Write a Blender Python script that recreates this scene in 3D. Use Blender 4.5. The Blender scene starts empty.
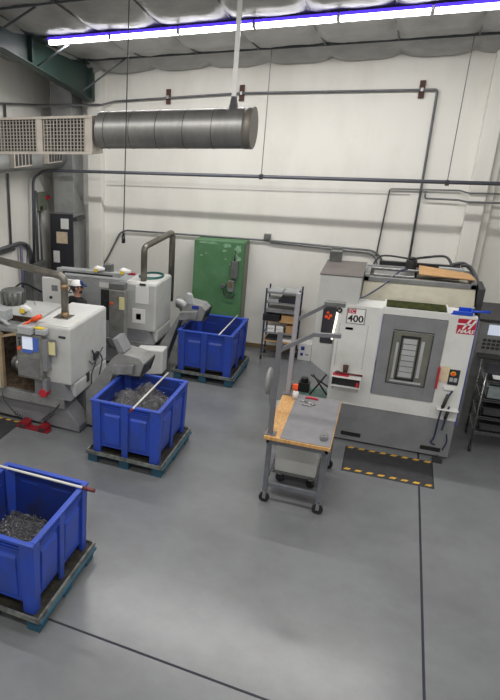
import bpy, bmesh, math, random
from math import sin, cos, pi, radians
from mathutils import Vector, Matrix, noise
random.seed(7)
C = bpy.context.scene.collection
S = bpy.context.scene

# ------------------------------------------------------------------ materials
def mat(name, col, rough=0.5, metal=0.0, dirt=None, amount=0.5, scale=4.0, bump=0.0, bscale=60.0, stretch=(1, 1, 1),
        emit=None, estr=0.0, alpha=1.0, spec=0.5, lo=0.42, hi=0.62, detail=6.0):
    m = bpy.data.materials.new(name); m.use_nodes = True
    nt = m.node_tree; b = nt.nodes['Principled BSDF']
    b.inputs['Base Color'].default_value = (*col, 1); b.inputs['Roughness'].default_value = rough
    b.inputs['Metallic'].default_value = metal; b.inputs['Specular IOR Level'].default_value = spec
    if alpha < 1: b.inputs['Alpha'].default_value = alpha
    tc = nt.nodes.new('ShaderNodeTexCoord'); mp = nt.nodes.new('ShaderNodeMapping')
    mp.inputs['Scale'].default_value = stretch
    nt.links.new(tc.outputs['Object'], mp.inputs['Vector'])
    if dirt is not None:
        n = nt.nodes.new('ShaderNodeTexNoise'); n.inputs['Scale'].default_value = scale; n.inputs['Detail'].default_value = detail
        n.inputs['Roughness'].default_value = 0.65
        r = nt.nodes.new('ShaderNodeMapRange'); r.inputs['From Min'].default_value = lo; r.inputs['From Max'].default_value = hi
        r.inputs['To Max'].default_value = amount
        mx = nt.nodes.new('ShaderNodeMix'); mx.data_type = 'RGBA'
        mx.inputs[6].default_value = (*col, 1); mx.inputs[7].default_value = (*dirt, 1)
        nt.links.new(mp.outputs[0], n.inputs['Vector']); nt.links.new(n.outputs[0], r.inputs['Value'])
        nt.links.new(r.outputs[0], mx.inputs[0]); nt.links.new(mx.outputs[2], b.inputs['Base Color'])
    if bump:
        n2 = nt.nodes.new('ShaderNodeTexNoise'); n2.inputs['Scale'].default_value = bscale; n2.inputs['Detail'].default_value = 5
        bp = nt.nodes.new('ShaderNodeBump'); bp.inputs['Strength'].default_value = bump; bp.inputs['Distance'].default_value = 0.01
        nt.links.new(mp.outputs[0], n2.inputs['Vector']); nt.links.new(n2.outputs[0], bp.inputs['Height'])
        nt.links.new(bp.outputs[0], b.inputs['Normal'])
    if emit:
        b.inputs['Emission Color'].default_value = (*emit, 1); b.inputs['Emission Strength'].default_value = estr
    return m

M = {}
M['floor'] = mat('floor_epoxy', (.182, .190, .200), .25, 0, (.135, .139, .145), .8, .9, .05, 90, spec=.5, lo=.38, hi=.66, detail=9)
M['wall'] = mat('painted_wall', (.77, .76, .72), .6, 0, (.66, .645, .60), .7, .8, .03, 40, stretch=(1, 1, .35))
M['wallL'] = mat('painted_wall_left', (.80, .79, .75), .6, 0, (.66, .65, .61), .7, .8, .03, 40, stretch=(1, 1, .35))
M['ceil'] = mat('vinyl_insulation', (.36, .355, .345), .36, 0, (.25, .245, .24), .7, 1.5, .5, 9)
M['joint'] = mat('joint_sealant', (.015, .016, .028), .7)
M['beam'] = mat('green_steel', (.018, .042, .035), .45, 0, (.012, .025, .025), .7, 1.5)
M['purlin'] = mat('purlin_steel', (.07, .08, .09), .5)
M['conduit'] = mat('grey_conduit', (.16, .165, .175), .4, .5, (.09, .09, .10), .5, 6)
M['pipe'] = mat('sprinkler_pipe', (.10, .105, .13), .4, .3)
M['brown'] = mat('brown_board', (.07, .03, .02), .7)
M['galv'] = mat('galvanised_duct', (.27, .268, .26), .42, .75, (.19, .19, .185), .6, 2.2, .03, 30, stretch=(3, 1, 1))
M['galvd'] = mat('galvanised_duct_dull', (.38, .39, .39), .45, .6, (.25, .26, .27), .6, 2.2)
M['duct_end'] = mat('duct_end_cap', (.17, .16, .14), .5, .5)
M['cream'] = mat('cream_sheet', (.48, .44, .39), .45, .1, (.34, .30, .26), .5, 5)
M['grille'] = mat('grille_bars', (.45, .42, .38), .5, .3)
M['black'] = mat('black_plastic', (.014, .014, .016), .45)
M['dark'] = mat('dark_grey', (.035, .036, .04), .5, 0, (.02, .02, .02), .5, 5)
M['charcoal'] = mat('charcoal_cabinet', (.022, .024, .032), .4)
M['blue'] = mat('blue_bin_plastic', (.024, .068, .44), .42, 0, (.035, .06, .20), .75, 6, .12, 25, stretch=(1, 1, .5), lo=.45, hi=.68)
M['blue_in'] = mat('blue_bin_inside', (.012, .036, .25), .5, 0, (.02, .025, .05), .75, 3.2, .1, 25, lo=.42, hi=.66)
M['pallet'] = mat('blue_pallet', (.015, .09, .15), .6, 0, (.03, .06, .08), .6, 8)
M['tray'] = mat('oily_tray', (.022, .02, .017), .5, 0, (.07, .065, .05), .5, 10, .3, 40, spec=.3)
M['trayrim'] = mat('tray_rim', (.20, .215, .20), .5, .1, (.05, .047, .04), .8, 9)
M['swarf'] = mat('metal_chips', (.13, .13, .135), .35, .55, (.03, .03, .033), .9, 55, 1.0, 120, lo=.4, hi=.6)
M['curl'] = mat('curl_chips', (.34, .34, .35), .3, .8)
M['rod'] = mat('pale_rod', (.62, .62, .58), .4)
M['rodtip'] = mat('dark_red_grip', (.12, .02, .025), .5)
M['white'] = mat('machine_white', (.66, .665, .65), .42, 0, (.52, .52, .49), .5, 2.5, lo=.45, hi=.7)
M['offwhite'] = mat('enclosure_grey_white', (.50, .51, .50), .45, 0, (.38, .38, .36), .5, 2.5, lo=.45, hi=.7)
M['ltgrey'] = mat('light_grey_paint', (.40, .42, .43), .45, 0, (.27, .28, .28), .5, 3)
M['mgrey'] = mat('machine_grey', (.215, .22, .235), .42, 0, (.16, .16, .17), .6, 2.5)
M['conv'] = mat('conveyor_grey', (.245, .25, .25), .45, 0, (.15, .15, .145), .6, 4)
M['dred'] = mat('dark_red', (.22, .01, .018), .4)
M['mgrey2'] = mat('machine_grey_dirty', (.24, .245, .25), .45, 0, (.10, .10, .095), .6, 4)
M['topgrey'] = mat('brownish_roof', (.115, .10, .095), .6, 0, (.08, .07, .065), .6, 4)
M['steel'] = mat('brushed_steel', (.42, .42, .42), .3, .9, (.25, .25, .25), .5, 6)
M['pend'] = mat('pendant_grey', (.23, .235, .225), .42, .2, (.12, .115, .10), .6, 5)
M['bronze'] = mat('bronze_fitting', (.30, .20, .11), .4, .6)
M['exhaust'] = mat('exhaust_tube', (.19, .18, .155), .38, .55, (.10, .09, .075), .6, 6)
M['screen'] = mat('screen_white', (.4, .45, .5), .2, emit=(.72, .78, .95), estr=.5)
M['screenb'] = mat('screen_blue', (.05, .1, .35), .2, emit=(.05, .10, .38), estr=.25)
M['glass'] = mat('dark_window', (.14, .145, .125), .15, 0, (.20, .20, .16), .6, 3)
M['yellow'] = mat('yellow_label', (.75, .55, .03), .5)
M['paleyellow'] = mat('yellow_paper', (.70, .64, .34), .6)
M['paper'] = mat('white_paper', (.74, .74, .73), .6)
M['pink'] = mat('pink_notice', (.62, .48, .40), .6, 0, (.7, .62, .35), .9, 12)
M['red'] = mat('red_plastic', (.45, .02, .035), .4)
M['redlogo'] = mat('red_logo', (.42, .012, .04), .4)
M['orange'] = mat('orange_plastic', (.80, .09, .02), .4)
M['green'] = mat('green_cabinet_paint', (.07, .185, .078), .6, 0, (.10, .235, .12), .8, 2.0, .1, 20)
M['mint'] = mat('mint_scuff', (.26, .42, .29), .6, 0, (.13, .30, .15), .9, 14)
M['boxgrey'] = mat('switch_box', (.16, .17, .165), .45, .3, (.10, .10, .10), .5, 8)
M['olive'] = mat('olive_box', (.14, .16, .12), .5)
M['wood'] = mat('butcher_block', (.58, .34, .13), .5, 0, (.42, .21, .07), .9, 9, .05, 30, stretch=(6, 1, 1))
M['ply'] = mat('plywood', (.52, .33, .16), .6, 0, (.40, .24, .11), .8, 5, stretch=(1, 5, 1))
M['tan'] = mat('tan_seal', (.36, .27, .17), .6, 0, (.2, .15, .1), .6, 6)
M['bench'] = mat('bench_mat', (.20, .20, .215), .6, 0, (.16, .16, .17), .6, 6)
M['frame'] = mat('bench_frame', (.14, .15, .175), .45, .1, (.10, .10, .11), .5, 7)
M['post'] = mat('post_frame', (.15, .15, .165), .45, .2)
M['cartgrey'] = mat('cart_grey', (.33, .34, .34), .5, 0, (.25, .25, .24), .6, 4)
M['rubber'] = mat('rubber_mat', (.028, .028, .032), .75, 0, (.045, .045, .05), .6, 8, .4, 80)
M['stripe'] = mat('yellow_stripe', (.62, .36, .03), .7, 0, (.3, .18, .03), .7, 12)
M['teal'] = mat('teal_base', (.10, .19, .16), .5, 0, (.05, .08, .07), .6, 7)
M['card'] = mat('cardboard', (.46, .27, .12), .7, 0, (.36, .20, .08), .6, 6)
M['scoop'] = mat('blue_scoop', (.01, .065, .50), .4)
M['moss'] = mat('oily_trough', (.02, .026, .01), .85, 0, (.07, .075, .015), .6, 14, .8, 30, spec=.1)
M['trimblue'] = mat('blue_trim', (.02, .04, .30), .4)
M['chrome'] = mat('chrome_wire', (.26, .26, .27), .25, .9)
M['rackblue'] = mat('rack_post_blue', (.06, .07, .13), .4, .5)
M['bins'] = mat('clear_tub', (.16, .19, .20), .25, 0, (.28, .32, .33), .6, 5)
M['skin'] = mat('skin', (.42, .22, .15), .55)
M['shirt'] = mat('black_shirt', (.012, .012, .014), .85)
M['jeans'] = mat('jeans', (.03, .045, .09), .8)
M['hair'] = mat('dark_hair', (.02, .013, .01), .7)
M['navy'] = mat('navy_cloth', (.015, .03, .12), .8)
M['shoe'] = mat('boot', (.03, .02, .015), .6)
M['cable'] = mat('black_cable', (.02, .02, .025), .5)
M['bluecable'] = mat('blue_hose', (.02, .03, .07), .4)
M['purple'] = mat('violet_conduit', (.12, .11, .2), .4)
M['hose'] = mat('teal_hose', (.02, .12, .11), .4)
M['base'] = mat('brown_baseboard', (.22, .16, .085), .6)
M['lamp'] = mat('lamp_lens', (.9, .9, .9), .4, emit=(1, .985, .96), estr=9)
M['lampfringe'] = mat('violet_fringe_glow', (.10, .06, .7), .35, emit=(.10, .04, 1), estr=.8)  # violet glare fringe of the lamps, put into an emissive colour
M['post2'] = mat('pale_post', (.34, .33, .36), .45, .2)
M['hood'] = mat('cloudy_hood', (.36, .34, .27), .5, 0, (.27, .25, .19), .6, 4)
M['lamphouse'] = mat('lamp_housing', (.10, .07, .62), .35)
M['cable_lamp'] = mat('green_led', (.05, .5, .2), .4, emit=(.1, 1, .4), estr=1.5)
M['indicator'] = mat('strip_lamp', (.9, .85, .7), .4, emit=(1, .93, .75), estr=1.6)
M['chipint'] = mat('chip_covered_interior', (.035, .022, .014), .5, .2, (.13, .085, .05), .8, 11, .9, 30)

# ------------------------------------------------------------------ mesh builder
class MB:
    def __init__(s): s.bm = bmesh.new(); s.mi = 0
    def face(s, vs):
        try:
            f = s.bm.faces.new(vs); f.material_index = s.mi; return f
        except ValueError: return None
    def hexa(s, p):
        v = [s.bm.verts.new(q) for q in p]
        for a in ((0, 3, 2, 1), (4, 5, 6, 7), (0, 1, 5, 4), (1, 2, 6, 5), (2, 3, 7, 6), (3, 0, 4, 7)): s.face([v[i] for i in a])
        return s
    def box(s, x0, y0, z0, x1, y1, z1):
        return s.hexa([(x0, y0, z0), (x1, y0, z0), (x1, y1, z0), (x0, y1, z0), (x0, y0, z1), (x1, y0, z1), (x1, y1, z1), (x0, y1, z1)])
    def frust(s, a, z0, b, z1):   # a,b = (x0,y0,x1,y1)
        return s.hexa([(a[0], a[1], z0), (a[2], a[1], z0), (a[2], a[3], z0), (a[0], a[3], z0), (b[0], b[1], z1), (b[2], b[1], z1), (b[2], b[3], z1), (b[0], b[3], z1)])
    def prism(s, pts, ext):
        ext = Vector(ext); a = [s.bm.verts.new(p) for p in pts]; b = [s.bm.verts.new(Vector(p) + ext) for p in pts]
        s.face(a); s.face(list(reversed(b))); n = len(pts)
        for i in range(n): s.face([a[i], b[i], b[(i + 1) % n], a[(i + 1) % n]])
        return s
    def xz(s, pts, y0, y1): return s.prism([(x, y0, z) for x, z in pts], (0, y1 - y0, 0))
    def yz(s, pts, x0, x1): return s.prism([(x0, y, z) for y, z in pts], (x1 - x0, 0, 0))
    def xy(s, pts, z0, z1): return s.prism([(x, y, z0) for x, y in pts], (0, 0, z1 - z0))
    def rings(s, path, rad, n=10, cap=True, sq=False):
        path = [Vector(p) for p in path]; rs = []
        up = Vector((0, 0, 1))
        t0 = (path[1] - path[0]).normalized()
        if abs(t0.dot(up)) > .9: up = Vector((0, 1, 0))
        u = t0.cross(up).normalized()
        for i, p in enumerate(path):
            a = path[max(i - 1, 0)]; b = path[min(i + 1, len(path) - 1)]
            t = (b - a).normalized()
            u = (u - t * u.dot(t)).normalized(); w = t.cross(u)
            r = rad[i] if isinstance(rad, (list, tuple)) else rad
            rs.append([s.bm.verts.new(p + (u * cos(2 * pi * (k + .5) / n) + w * sin(2 * pi * (k + .5) / n)) * r) for k in range(n)])
        for i in range(len(rs) - 1):
            for k in range(n):
                f = s.face([rs[i][k], rs[i][(k + 1) % n], rs[i + 1][(k + 1) % n], rs[i + 1][k]])
                if f and n > 6: f.smooth = True
        if cap: s.face(list(reversed(rs[0]))); s.face(rs[-1])
        return s
    def tube(s, pts, r, bend=0.0, n=8):
        pts = [Vector(p) for p in pts]; out = [pts[0]]
        for i in range(1, len(pts) - 1):
            p = pts[i]; a = pts[i - 1] - p; b = pts[i + 1] - p
            d = min(bend, a.length * .45, b.length * .45)
            if d <= 1e-4: out.append(p); continue
            A = p + a.normalized() * d; B = p + b.normalized() * d
            for k in range(6):
                t = k / 5; out.append(A.lerp(p, t).lerp(p.lerp(B, t), t))
        out.append(pts[-1])
        return s.rings(out, r, n)
    def cyl(s, a, b, r, n=16, r2=None): return s.rings([a, b], [r, r if r2 is None else r2], n)
    def wire(s, pts, r, n=6): # smooth curve through points
        pts = [Vector(p) for p in pts]; out = []
        P = [pts[0]] + pts + [pts[-1]]
        for i in range(1, len(P) - 2):
            for k in range(6):
                t = k / 6; a, b, c, d = P[i - 1], P[i], P[i + 1], P[i + 2]
                out.append(.5 * ((2 * b) + (c - a) * t + (2 * a - 5 * b + 4 * c - d) * t * t + (3 * b - a - 3 * c + d) * t ** 3))
        out.append(pts[-1]); return s.rings(out, r, n)
    def ball(s, c, r, sc=(1, 1, 1), seg=14):
        res = bmesh.ops.create_uvsphere(s.bm, u_segments=seg, v_segments=max(8, seg // 2 + 1), radius=r)
        for v in res['verts']: v.co = Vector((v.co.x * sc[0], v.co.y * sc[1], v.co.z * sc[2])) + Vector(c)
        for v in res['verts']:
            for f in v.link_faces: f.material_index = s.mi; f.smooth = True
        return s
    def torus(s, c, R, r, axis='z', n=28, m=8, sc=(1, 1, 1)):
        pts = []
        for k in range(n + 1):
            a = 2 * pi * k / n; p = {'z': (cos(a) * R * sc[0], sin(a) * R * sc[1], 0), 'y': (cos(a) * R * sc[0], 0, sin(a) * R * sc[2]), 'x': (0, cos(a) * R * sc[1], sin(a) * R * sc[2])}[axis]
            pts.append(Vector(p) + Vector(c))
        return s.rings(pts, r, m, cap=False)

def world_of(o):
    m = o.matrix_basis.copy(); p = o.parent
    while p: m = p.matrix_basis @ m; p = p.parent
    return m
def part(name, mb, m, parent=None, bev=0.0, local=False, label=None, stuff=False):
    me = bpy.data.meshes.new(name); bm = mb.bm
    bmesh.ops.recalc_face_normals(bm, faces=bm.faces); bm.to_mesh(me); bm.free()
    for k in (m if isinstance(m, (list, tuple)) else [m]): me.materials.append(M[k])
    o = bpy.data.objects.new(name, me); C.objects.link(o)
    if parent is not None:
        o.parent = parent
        if not local: me.transform(world_of(parent).inverted())
    if bev:
        b = o.modifiers.new('bevel', 'BEVEL'); b.width = bev; b.segments = 2; b.limit_method = 'ANGLE'; b.angle_limit = radians(40)
    if label: o['label'] = label
    if stuff: o['kind'] = 'stuff'
    return o
def root(name, label, cat, loc=(0, 0, 0), rz=0, group=None):
    o = bpy.data.objects.new(name, None); C.objects.link(o); o.empty_display_size = .1
    o.location = loc; o.rotation_euler = (0, 0, rz); o['label'] = label; o['category'] = cat
    o.matrix_basis = Matrix.Translation(loc) @ Matrix.Rotation(rz, 4, 'Z')
    if group: o['group'] = group
    return o
def single(name, mb, m, label, cat, group=None, bev=0.0, stuff=False):
    o = part(name, mb, m, None, bev); 
    # origin at the base of the thing
    vs = [v.co for v in o.data.vertices]
    c = Vector((sum(v.x for v in vs) / len(vs), sum(v.y for v in vs) / len(vs), min(v.z for v in vs)))
    o.data.transform(Matrix.Translation(-c)); o.location = c; o.matrix_basis = Matrix.Translation(c)
    o['label'] = label; o['category'] = cat
    if group: o['group'] = group
    if stuff: o['kind'] = 'stuff'
    return o
def struct(name, mb, m, bev=0):
    o = part(name, mb, m, None, bev); o['kind'] = 'structure'; return o
def dup(o, loc, rz=0, label=None):
    def cp(x, par):
        c = x.copy(); C.objects.link(c)
        if par is not None: c.parent = par
        for ch in list(x.children): cp(ch, c)
        return c
    r = cp(o, None); r.location = loc; r.rotation_euler = (0, 0, rz)
    if label: r['label'] = label
    return r
def text(name, s, size, loc, parent, m, rot=(pi / 2, 0, 0), ext=.002, shear=0, sx=1, bold=0):
    cu = bpy.data.curves.new(name, 'FONT'); cu.body = s; cu.size = size; cu.extrude = ext; cu.shear = shear; cu.offset = bold
    cu.align_x = 'CENTER'; cu.align_y = 'CENTER'
    t = bpy.data.objects.new('tmp', cu); C.objects.link(t)
    dg = bpy.context.evaluated_depsgraph_get(); me = bpy.data.meshes.new_from_object(t.evaluated_get(dg)); bpy.data.objects.remove(t)
    me.transform(Matrix.Translation(loc) @ (Matrix.Rotation(rot[2], 4, 'Z') @ Matrix.Rotation(rot[0], 4, 'X')) @ Matrix.Diagonal((sx, 1, 1, 1)))
    if parent: me.transform(world_of(parent).inverted())
    me.materials.clear(); me.materials.append(M[m])
    o = bpy.data.objects.new(name, me); C.objects.link(o)
    if parent: o.parent = parent
    return o

# ------------------------------------------------------------------ camera
cam = bpy.data.cameras.new('camera'); co = bpy.data.objects.new('camera', cam); C.objects.link(co)
yaw, pitch, roll = radians(27.055), radians(20.546), radians(-1.084)
r = Vector((cos(yaw), sin(yaw), 0)); fw = Vector((-sin(yaw), cos(yaw), 0)); up = Vector((0, 0, 1))
f2 = fw * cos(pitch) - up * sin(pitch); u2 = up * cos(pitch) + fw * sin(pitch)
r3 = r * cos(roll) + u2 * sin(roll); u3 = -r * sin(roll) + u2 * cos(roll)
co.matrix_world = Matrix(((r3.x, u3.x, -f2.x, 0), (r3.y, u3.y, -f2.y, 0), (r3.z, u3.z, -f2.z, 4.7), (0, 0, 0, 1)))
cam.sensor_fit = 'HORIZONTAL'; cam.sensor_width = 36; cam.lens = 618.5 / 500 * 36
cam.shift_x = 173 / 500; cam.shift_y = 5 / 500; cam.clip_end = 200; cam.clip_start = .05
S.camera = co

# ------------------------------------------------------------------ the room
XL, XR, YF, YB = -7.3, 6.5, -5.5, 13.2
def cz(y): return 5.9 + .13 * (12.46 - max(y, -1))
struct('floor', MB().box(XL - .1, YF - .1, -.12, XR + .1, YB + .1, 0), 'floor')
struct('wall_back', MB().box(XL - .1, YB, 0, XR + .1, YB + .12, 6.6), 'wall')
struct('wall_left', MB().box(XL - .12, YF, 0, XL, YB, 8.0), 'wallL')
struct('wall_right', MB().box(XR, YF, 0, XR + .12, YB, 8.0), 'wall')
struct('wall_front', MB().box(XL, YF - .12, 0, XR, YF, 8.0), 'wall')
# quilted insulation ceiling
mb = MB(); nx, ny = 260, 170; g = []
PUR = [12.4, 10.55, 8.9, 6.6, 4.2, 2.1, 0, -2.1, -4.2]
for j in range(ny + 1):
    y = YB - (YB - YF) * (j / ny) ** 1.25; row = []
    for i in range(nx + 1):
        x = XL + (XR - XL) * i / nx
        near = min(abs(y - p) for p in PUR); sx = abs(((x + .35 + .06 * sin(y * 1.3)) / 1.12) % 1 - .5) * 2
        sag = .15 * min(near / 1.0, 1) ** .6 * (1 - sx ** 7 * .85)
        if y > 12.4: sag = .16 * sin(min(1, (y - 12.4) / .7) * pi * .62) * (1 - sx ** 4 * .55)
        z = cz(y) - sag + .022 * noise.noise((x * 2.3, y * 2.3, 0)) + .008 * noise.noise((x * 8, y * 8, 4))
        row.append(mb.bm.verts.new((x, y, z)))
    g.append(row)
for j in range(ny):
    for i in range(nx):
        f = mb.face([g[j][i], g[j][i + 1], g[j + 1][i + 1], g[j + 1][i]])
        if f: f.smooth = True
o = struct('ceiling', mb, 'ceil')
so = o.modifiers.new('thick', 'SOLIDIFY'); so.thickness = .05; so.offset = 1
for k, y in enumerate(PUR[:5]):
    struct('purlin', MB().box(XL, y - .015, cz(y) - .05, XR, y + .015, cz(y) + .02), 'purlin')
kx = XL - (XL + .35) % 1.12
for i in range(1, 14):
    xx = -.35 + 1.12 * (i - 7) + .0
    if XL + .1 < xx < XR - .1: struct('ceiling_seam', MB().tube([(xx - .04 * sin(y * 1.3), y, cz(y) - .035) for y in (12.4, 11.6, 10.8, 9.9, 9, 8, 7, 5, 3)], .012, 0, 4), 'conduit')
# rigid frame along the left: column on the back wall and tapered rafter
def rafter(x):
    m = MB(); w = .10; prof = [(13.18, 5.76), (9.4, 6.26), (2, 7.2), (-1, 7.58), (-1, 7.1), (2, 6.75), (9.4, 5.87), (11.0, 5.53), (12.1, 5.30), (12.75, 5.13), (13.18, 5.13)]
    m.prism([(x - .006, y, z) for y, z in prof], (.012, 0, 0))
    for a, b in ((6, 7), (7, 8), (8, 9), (5, 6), (0, 1), (1, 2)):
        (y0, z0), (y1, z1) = prof[a], prof[b]
        m.prism([(x - w, y0, z0), (x + w, y0, z0), (x + w, y0, z0 - .02), (x - w, y0, z0 - .02)], (0, y1 - y0, z1 - z0))
    for y, zt, zb in ((10.3, 6.14, 5.7), (12.72, 5.82, 5.18), (7.5, 6.45, 6.15)):
        m.box(x - .09, y - .02, zb, x + .09, y + .02, zt)
    return m
struct('beam', rafter(-6.1), 'beam')
def brace(y, x0=-6.1):
    m = MB()
    zb = 5.84 - (y - 9.4) * .185 if y > 9.4 else 5.84 + (9.4 - y) * .12
    m.tube([(x0 + .05, y + .0, zb + .02), (x0 + .95, y + .05, cz(y) - .05)], .022, n=4)
    return m
for y in (12.35, 10.5, 8.9): struct('beam_brace', brace(y), 'purlin')
struct('column', MB().box(-6.28, 13.0, 0, -5.95, 13.2, 5.9), 'wall', .01)
struct('column', MB().box(1.12, 12.98, 0, 1.38, 13.2, 5.75).box(1.38, 13.1, 0, 1.5, 13.2, 5.75), 'wall', .01)
struct('trim_1', MB().box(-2.6, 13.17, 0, XR, 13.2, .1), 'base')
struct('trim_2', MB().box(.815, YF, 0.0005, .838, 9.6, .003), 'joint')
struct('trim_3', MB().box(XL, 4.225, 0.0005, XR, 4.25, .003), 'joint')

# ------------------------------------------------------------------ lights
def strip(x0, L, y, z, name='strip_light'):
    t = root(name, 'x', 'light', (x0 + L / 2, y, z))
    h = MB(); h.yz([(y - .055, z + .05), (y + .055, z + .05), (y + .085, z + .015), (y - .085, z + .015)], x0, x0 + L)
    h.box(x0 + .1, y - .03, z + .045, x0 + .16, y + .03, z + .065).box(x0 + L - .16, y - .03, z + .045, x0 + L - .1, y + .03, z + .065)
    part('housing', h, 'paper', t)
    l = MB(); l.yz([(y - .075, z + .014), (y + .075, z + .014), (y + .07, z - .045), (y + .04, z - .062), (y - .04, z - .062), (y - .07, z - .045)], x0 + .012, x0 + L - .012)
    part('lens', l, 'lamp', t, label='glowing white lens')
    part('fringe_strip', MB().box(x0, y - .1, z + .005, x0 + L, y - .085, z + .05), 'lampfringe', t, label='added strip painted as violet glare fringe')  # added glowing strip imitating the violet fringe around the overbright lamps
    pass
    
    for xx in (x0, x0 + L - .014): part('end_plate', MB().yz([(y - .075, z + .05), (y + .09, z + .05), (y + .085, z - .055), (y - .07, z - .055)], xx, xx + .014), 'paper', t)
    t['group'] = 'strip lights under the ceiling'
    return t
labs = ['glowing strip light at the left end of the row, beside the green beam', 'second glowing strip light from the green beam, in the ceiling row',
        'glowing strip light in the ceiling row, third from the green beam', 'glowing strip light crossing behind the duct hanger strap, fourth from the beam',
        'glowing strip light in the ceiling row, fifth from the green beam', 'rightmost glowing strip light of the ceiling row']
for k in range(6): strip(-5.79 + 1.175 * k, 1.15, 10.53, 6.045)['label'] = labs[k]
def area(x, y, z, sx, sy, e, rx=0, col=(1, .975, .94)):
    l = bpy.data.lights.new('ceiling_row_light', 'AREA'); l.shape = 'RECTANGLE'; l.size = sx; l.size_y = sy; l.energy = e; l.color = col
    o = bpy.data.objects.new('ceiling_row_light', l); C.objects.link(o); o.location = (x, y, z); o.rotation_euler = (rx, 0, 0); return o
area(-2.2, 10.53, 5.96, 6.9, .12, 215)
area(-.5, 5.4, 6.25, 11, .14, 330)
area(-.5, .8, 6.45, 11, .14, 260)
area(-.5, -3.4, 6.45, 11, .14, 200)

# ------------------------------------------------------------------ overhead duct
t = root('ventilation_duct', 'shiny round spiral duct hanging from the ceiling with two square grilles', 'duct', (-3.0, 8.1, 4.38))
m = MB(); x0, x1, cy, czz, R = -3.70, -1.77, 8.1, 4.605, .238
m.rings([(x0, cy, czz), (x1, cy, czz)], R, 48, cap=False)
part('pipe', m, 'galv', t)
k = x0 + .12
while k < x1 - .05: part('seam_ring', MB().torus((k, cy, czz), R + .001, .0035, 'x', 40, 5), 'dark', t); k += .36

part('end_cap', MB().cyl((x1, cy, czz), (x1 + .1, cy, czz), R + .006, 40), 'duct_end', t, label='dull brownish end cap')
part('rear_duct', MB().cyl((-7.25, 8.14, czz - .04), (-5.5, 8.14, czz - .04), .2, 24), 'galvd', t)
b = MB(); b.box(-5.55, 7.92, 4.30, -3.76, 8.28, 4.335).box(-5.55, 7.92, 4.76, -3.76, 8.28, 4.795)
b.box(-5.36, 8.24, 4.335, -3.87, 8.25, 4.76).box(-3.87, 7.93, 4.335, -3.76, 8.28, 4.76).box(-4.62, 7.93, 4.335, -4.53, 8.28, 4.76).box(-5.5, 8.25, 4.335, -3.8, 8.28, 4.76).box(-5.55, 7.93, 4.335, -5.36, 8.28, 4.76)
part('grille_box', b, 'cream', t, .004, label='cream sheet metal box between duct runs')
for gx0, gx1 in ((-5.33, -4.64), (-4.51, -3.89)):
    q = MB(); n = int((gx1 - gx0) / .05)
    for i in range(n + 1): xx = gx0 + (gx1 - gx0) * i / n; q.box(xx - .006, 7.95, 4.335, xx + .006, 7.965, 4.76)
    for i in range(9): z = 4.37 + i * .046; q.box(gx0, 7.965, z - .005, gx1, 7.98, z + .005)
    part('grille', q, 'grille', t); part('grille_back', MB().box(gx0, 8.2, 4.335, gx1, 8.235, 4.76), 'black', t)
h = MB(); h.box(-1.965, 8.085, 4.95, -1.91, 8.1, 6.2)
part('hanger_strap', h, 'white', t); part('hanger_clip', MB().prism([(-1.985, 8.07, 4.83), (-1.885, 8.07, 4.83), (-1.91, 8.07, 4.97), (-1.96, 8.07, 4.97)], (0, .06, 0)), 'dark', t)

# furnace, plenum and branch duct in the corner
t = root('furnace_cabinet', 'tall charcoal air handler cabinet with notices in the left corner', 'furnace', (-6.7, 12.8, 0))
part('body', MB().box(-7.0, 12.52, 0, -6.42, 13.15, 2.79), 'galvd', t, .01)
part('front_panel', MB().box(-7.0, 12.48, .02, -6.42, 12.52, 1.35).box(-7.0, 12.48, 1.37, -6.42, 12.52, 2.79), 'charcoal', t, .005, label='charcoal front panels')
part('notice', MB().box(-6.72, 12.47, 2.46, -6.52, 12.48, 2.69), 'paper', t, label='white notice')
part('notice', MB().box(-6.84, 12.47, 2.13, -6.56, 12.48, 2.39), 'pink', t, label='pink and yellow notice')
part('notice', MB().box(-6.93, 12.47, 1.68, -6.77, 12.48, 1.95), 'paper', t, label='lower white notice')
part('flange', MB().box(-6.42, 12.5, 2.64, -6.32, 12.9, 2.72), 'dark', t)
t = root('supply_duct', 'round grey branch duct running along the left wall from the corner plenum', 'duct', (-6.75, 12.8, 2.79))
part('plenum', MB().box(-6.95, 12.6, 2.79, -6.45, 13.12, 5.5), 'galvd', t, .01)
part('branch_pipe', MB().rings([(-6.8, 12.62, 4.0), (-6.8, 11.5, 4.02), (-6.8, 9, 4.05), (-6.8, 7.5, 4.05)], .21, 28), 'galvd', t)
for y0, y1 in ((10.3, 10.95), (11.6, 12.2)):
    q = MB().box(-6.66, y0, 3.93, -6.5, y1, 4.2); part('register', q, 'cream', t)
    q = MB()
    for i in range(5): yy = y0 + .04 + i * (y1 - y0 - .1) / 4.3; q.box(-6.5, yy, 3.96, -6.49, yy + .08, 4.17)
    part('register_slot', q, 'dark', t)

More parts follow.
